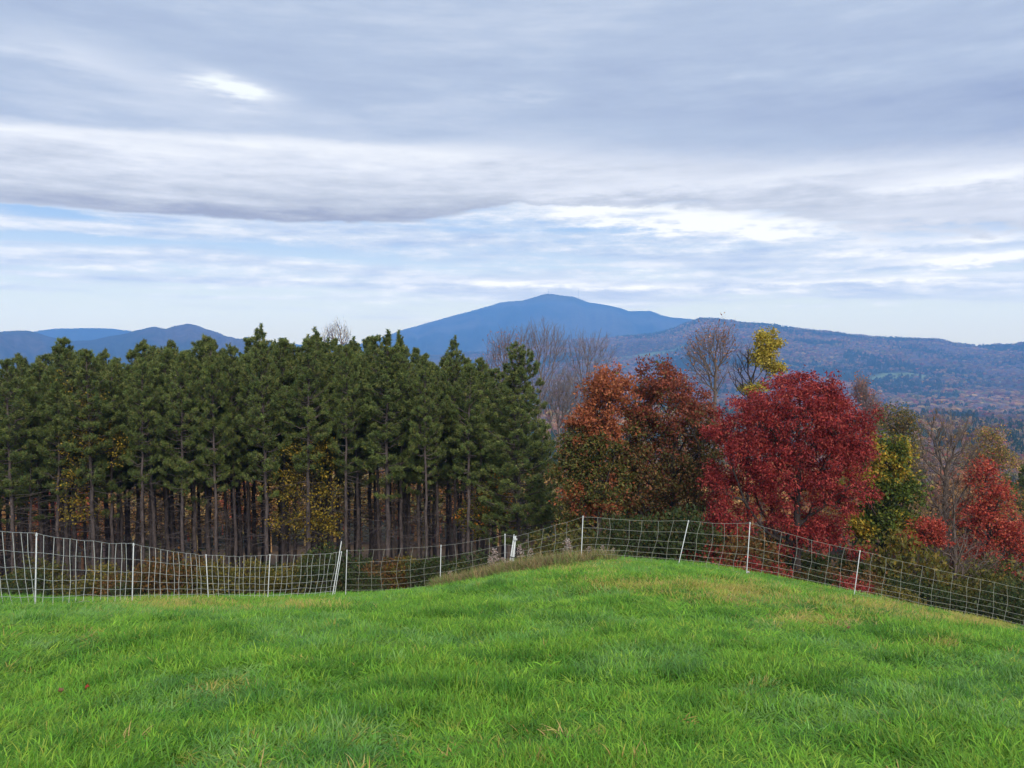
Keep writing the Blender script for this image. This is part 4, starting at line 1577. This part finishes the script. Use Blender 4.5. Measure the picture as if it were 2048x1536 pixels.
def lump(seed, r, squash=0.6):
    import bmesh
    from mathutils import noise as mn
    bm = bmesh.new()
    bmesh.ops.create_icosphere(bm, subdivisions=3, radius=r)
    for v in bm.verts:
        n = mn.noise(Vector(v.co) * (1.6 / r) + Vector((seed, 0, 0)))
        v.co *= 1 + 0.35 * n
        v.co.z *= squash
    me = bpy.data.meshes.new('stone')
    bm.to_mesh(me)
    bm.free()
    return me


def stones_and_leaves():
    st = plain_material('pale_granite', (186, 172, 170), 0.9, 0.2, 0.3)
    c = W(1985, 1228, 24.0)
    rng = np.random.default_rng(3)
    r = empty('stone_pile', (c[0], c[1], gz(c[0], c[1])), 'low pile of pale stones behind the net fence at the right', 'stones')
    for k in range(9):
        me = lump(k, rng.uniform(0.10, 0.2))
        me.materials.append(st)
        o = obj('stone', me, r)
        x, y = rng.normal() * 0.36, rng.normal() * 0.14
        o.location = (x, y, gz(c[0] + x, c[1] + y) - r.location[2] + 0.07 + (0.14 if k > 5 else 0))
    h = hit(1496, 1152)
    me = lump(20, 0.04)
    me.materials.append(st)
    tag(obj('stone', me, None, h + np.array([0, 0, 0.10])), 'small pale stone in the grass by a white post right of the leaning one', 'stone')
    lm, T, out = new_mat('fallen_leaf')
    principled(T, out, lin4((150, 48, 34)), 0.6, 0.3)
    lo, T, out = new_mat('fallen_leaf_tan')
    principled(T, out, lin4((112, 78, 52)), 0.6, 0.3)
    for px, py, m, lab in ((177, 1398, lm, 'fallen red leaf in the grass at the lower left'), (126, 1402, lo, 'fallen brown leaf just left of the red one'),
                           (1695, 1268, lo, 'fallen tan leaf in the grass below the rightmost white post')):
        h = hit(px, py)
        pts = []
        for k in range(10):
            a = k / 10 * 2 * pi
            rr = 0.024 if k % 2 == 0 else 0.014
            pts.append((cos(a) * rr, sin(a) * rr, 0.012 * cos(2 * a)))
        top = np.array(pts + [(0, 0, 0.012)])
        V = np.concatenate([top, top - np.array([0, 0, 0.002])])
        F = [(k, (k + 1) % 10, 10) for k in range(10)] + [((k + 1) % 10 + 11, k + 11, 21) for k in range(10)]
        o = obj('fallen_leaf', mesh_data('fallen_leaf', V, np.array(F), m), None, h + np.array([0, -0.02, 0.085]))
        o.rotation_euler = (0.9, 0.2, px * 0.1)
        tag(o, lab, 'leaf', 'fallen leaves in the grass')


stones_and_leaves()

# ------------------------------------------------------------------ grass
GRASS = leaf_material('grass_blade', True, 0.22, 0.22, 0.5)


def tuft_form(seed, n=24, h=(0.05, 0.135), spread=0.085, width=0.0033, bend=1.45, lay=0.0):
    rng = np.random.default_rng(seed)
    Vs, Fs = [], []
    la = rng.uniform(0, 6.28)
    for k in range(n):
        a = rng.uniform(0, 2 * pi)
        p = np.array([cos(a), sin(a), 0]) * spread * sqrt(rng.uniform())
        H = rng.uniform(*h)
        da = a + rng.normal() * 0.7
        o = np.array([cos(da), sin(da), 0]) * (1 - lay) + np.array([cos(la), sin(la), 0]) * lay
        th = rng.uniform(0.1, 0.85)
        b = bend * rng.uniform(0.5, 1.7)
        s = np.array([-o[1], o[0], 0])
        tw = rng.normal() * 0.5
        s = s * cos(tw) + np.array([0, 0, 1]) * sin(tw) * 0.5
        q = p - np.array([0, 0, 0.03])
        rows = []
        ns = 4
        for j in range(ns + 1):
            t = j / ns
            w = width * (1 - t ** 2.2) * rng.uniform(0.9, 1.1) + 0.0004
            rows.append((q - s * w, q + s * w))
            an = th + b * t * 1.3
            q = q + (o * sin(an) + np.array([0, 0, cos(an)])) * (H / ns)
        i0 = sum(len(v) for v in Vs)
        V = np.array([v for r in rows for v in r])
        Vs.append(V)
        Fs += [(i0 + 2 * j, i0 + 2 * j + 1, i0 + 2 * j + 3, i0 + 2 * j + 2) for j in range(ns)]
    return mesh_data('grass_form', np.concatenate(Vs), np.array(Fs), GRASS)


FENCE_XY = [foot_of(p)[:2] for p in POSTS1 + POSTS2[1:3] + POSTS3]


def field_edge(az):
    """distance at which the mown grass ends, as a function of azimuth (deg)"""
    a = [-60, -33, -31, -25, -21, -17, -12.5, -8, -5.1, 0, 5, 12, 16.5, 23, 33, 45]
    d = [34, 34, 34, 33, 32, 31, 30, 27, 25, 23.2, 23.5, 23.5, 23.5, 24, 26.5, 28]
    return np.interp(az, a, d)


PATCH = [  # photo pixel, half size in pixels across / along the view, dryness
    (330, 1222, 120, 14, 0.75), (600, 1225, 90, 10, 0.6), (1330, 1180, 160, 12, 0.75), (1500, 1205, 130, 16, 0.65), (1760, 1225, 120, 14, 0.8),
    (1930, 1250, 110, 12, 1.0), (1905, 1306, 22, 7, 1.6), (1650, 1255, 100, 14, 0.6), (1610, 1250, 26, 10, 0.9), (1130, 1140, 100, 14, 0.6), (1990, 1262, 60, 8, 0.9),
    (420, 1400, 40, 10, 0.7), (1480, 1192, 60, 9, 0.6)]


def dryness(x, y, z):
    px = 1024 + x / y * FPX
    py = 690 - (z - EYE) / y * FPX
    d = np.zeros_like(x)
    for cx, cy, sx, sy, a in PATCH:
        d += a * np.exp(-((px - cx) / sx) ** 2 - ((py - cy) / sy) ** 2)
    return d + np.clip(fbm(x * 0.5, y * 0.5, 61, 4) * 2.2 - 0.25, 0, 0.6) * 0.2


def plant_grass():
    rng = np.random.default_rng(42)
    N = 240000
    r = np.linspace(1.8, 34, 4000)
    dens = r * np.minimum(1.0, (5.5 / r) ** 1.15)
    cdf = np.cumsum(dens)
    cdf /= cdf[-1]
    rr = np.interp(rng.uniform(size=N), cdf, r)
    az = rng.uniform(-39, 39, N)
    keep = rr * np.cos(np.radians(az)) < field_edge(az) + rng.normal(size=N) * 0.35
    rr, az = rr[keep], az[keep]
    x, y = np.sin(np.radians(az)) * rr, np.cos(np.radians(az)) * rr
    # grow denser in clumps
    cl = fbm(x * 2.4, y * 2.4, 71, 3)
    k = rng.uniform(size=len(x)) < np.clip(0.85 + cl * 1.6, 0.3, 1)
    x, y, rr, cl = x[k], y[k], rr[k], cl[k]
    z = ground_z(x, y)
    n = len(x)
    big = fbm(x * 0.35, y * 0.35, 81, 3)
    tall = np.clip(0.85 + cl * 2.4 + big * 0.9, 0.35, 1.9) * rng.uniform(0.75, 1.25, n)
    grow = np.interp(rr, [2, 10, 25], [0.92, 1.05, 1.25])
    sx = grow * rng.uniform(0.9, 1.25, n)
    scl = np.stack([sx * np.interp(rr, [2, 12, 30], [1, 1.15, 1.5]), sx * np.interp(rr, [2, 12, 30], [1, 1.15, 1.5]), tall * grow * 0.88], 1)
    rot = np.stack([rng.normal(size=n) * 0.16, rng.normal(size=n) * 0.16, rng.uniform(0, 6.28, n)], 1)
    idx = rng.integers(0, 8, n)
    lush = palette(rng, n, [(110, 156, 42), (90, 140, 38), (128, 168, 50), (100, 146, 46), (142, 168, 56)], [4, 4, 3, 2, 1.5], 0.24)
    blue = palette(rng, n, [(102, 148, 62), (122, 160, 80)], [1, 1], 0.15)
    dry = palette(rng, n, [(172, 160, 76), (180, 150, 86), (154, 158, 62), (190, 170, 104)], [3, 2, 4, 1], 0.1)
    tint = np.where((fbm(x * 0.9, y * 0.9, 91, 3) > 0.07)[:, None] & (rng.uniform(size=n) < 0.5)[:, None], blue, lush)
    dk = fbm(x * 3.2, y * 2.6, 95, 3) > 0.12
    tint[dk] *= np.array([0.58, 0.70, 0.68])
    scl[dk, 2] *= 1.35
    dd = dryness(x, y, z)
    tint = np.where((rng.uniform(size=n) < np.clip(dd, 0.005, 0.92))[:, None], dry, tint)
    forms = [tuft_form(600 + k, lay=0.5 * (k % 3 == 0), bend=0.7 + 0.12 * k) for k in range(8)]
    instancer('grass', np.stack([x, y, z], 1), rot, scl, idx, tint, forms, 'lush green pasture grass covering the hilltop field', 'grass')


plant_grass()


def plant_dry_grass():
    """tall dead grass on the bank along the middle fence and thin tufts at the foot of the woods"""
    rng = np.random.default_rng(43)
    P = []
    line = [W(872, 1176, 22.4), W(950, 1160, 21.6), W(1020, 1142, 21.2), W(1085, 1126, 20.9), W(1160, 1117, 20.8), W(1225, 1114, 21.2)]
    for a, b, n, wd in zip(line[:-1], line[1:], (330, 330, 260, 170, 70), (0.6, 0.6, 0.5, 0.4, 0.3)):
        t = rng.uniform(size=(n, 1))
        q = a + (b - a) * t
        q[:, 1] += rng.normal(size=n) * wd
        P.append(q)
    for px0, px1, D, n, s in ((-60, 1120, 32.2, 1300, 1.0), (1100, 2100, 25.6, 700, 0.7)):
        px = rng.uniform(px0, px1, n)
        y = D + rng.normal(size=n) * s
        P.append(np.stack([(px - 1024) / FPX * y, y, y * 0], 1))
    P = np.concatenate(P)
    P[:, 2] = ground_z(P[:, 0], P[:, 1])
    n = len(P)
    sc = rng.uniform(0.8, 1.4, n)
    tint = palette(rng, n, [(146, 124, 84), (130, 110, 76), (164, 140, 96), (120, 122, 62), (104, 130, 54)], [3, 3, 2, 3, 3], 0.12)
    forms = [tuft_form(700 + k, 26, (0.18, 0.42), 0.10, 0.0042, 0.7) for k in range(4)]
    instancer('dry_grass', P, np.stack([rng.normal(size=n) * 0.15, rng.normal(size=n) * 0.15, rng.uniform(0, 6.28, n)], 1), np.stack([sc, sc, sc * 0.95], 1),
              rng.integers(0, 4, n), tint, forms, 'tall dead brown grass on the bank along the fence', 'dry grass')


plant_dry_grass()


def dead_weeds():
    """withered goldenrod with pale fluffy heads"""
    rng = np.random.default_rng(12)
    stem = plain_material('dead_stem', (112, 92, 72), 0.9, 0.1)
    spots = [(990, 1132, 21.9, .62), (997, 1125, 22.2, .8), (985, 1140, 21.6, .45), (1004, 1136, 22.0, .5), (1012, 1138, 21.8, .4), (1038, 1125, 22.1, .7),
             (1064, 1122, 21.9, .55), (1142, 1112, 21.3, .55), (1140, 1108, 21.6, .75), (1185, 1108, 21.4, .4), (1206, 1107, 21.6, .42), (1225, 1108, 21.6, .35),
             (1128, 1112, 21.7, .4), (905, 1150, 22.6, .5)]
    forms = []
    for k in range(4):
        H = 1.0
        A = [np.zeros(3)]
        for j in range(5):
            A.append(A[-1] + np.array([rng.normal() * 0.03, rng.normal() * 0.03, H / 5]))
        A = np.array(A)
        V, F = tubes(A[:-1], A[1:], np.linspace(.007, .004, 5), np.linspace(.006, .003, 5), 5)
        n = 150
        t = rng.uniform(0.55, 1.02, n)
        P = np.stack([np.interp(t, np.linspace(0, 1, 6), A[:, c]) for c in range(3)], 1) + rng.normal(size=(n, 3)) * np.array([.055, .055, .03]) * (1.3 - t)[:, None] * 1.6
        Vl, Fl = leaves(P, rng.normal(size=(n, 3)) + np.array([0, 0, .4]), 0.05, 0.03, rng)
        n2 = 26
        t2 = rng.uniform(0.1, 0.6, n2)
        P2 = np.stack([np.interp(t2, np.linspace(0, 1, 6), A[:, c]) for c in range(3)], 1)
        Vd, Fd = leaves(P2, rng.normal(size=(n2, 3)) + np.array([0, 0, -.5]), 0.12, 0.025, rng)
        forms.append((mesh_data('weed_stem', V, F, stem), mesh_data('weed_head', Vl, Fl, LEAF, np.repeat(palette(rng, n, [(206, 186, 176), (186, 164, 150), (168, 142, 124)], [2, 2, 1]), 4, 0)),
                      mesh_data('weed_leaves', Vd, Fd, LEAF, np.repeat(palette(rng, n2, [(124, 98, 70), (106, 96, 60)], [1, 1]), 4, 0))))
    for i, (px, py, D, h) in enumerate(sorted(spots)):
        x = (px - 1024) / FPX * D
        r = empty('dead_weed', (x, D, gz(x, D) - 0.02), 'withered weed with pale fluffy head, %s from the left along the fence bank' % ORD[i], 'weed', 'withered weeds by the fence')
        r.scale = (h * 1.1 + .2, h * 1.1 + .2, h)
        r.rotation_euler = (rng.normal() * .1, rng.normal() * .1, rng.uniform(0, 6.28))
        f = forms[i % 4]
        obj('stem', f[0], r)
        obj('seed_head', f[1], r)
        obj('leaves', f[2], r)


dead_weeds()
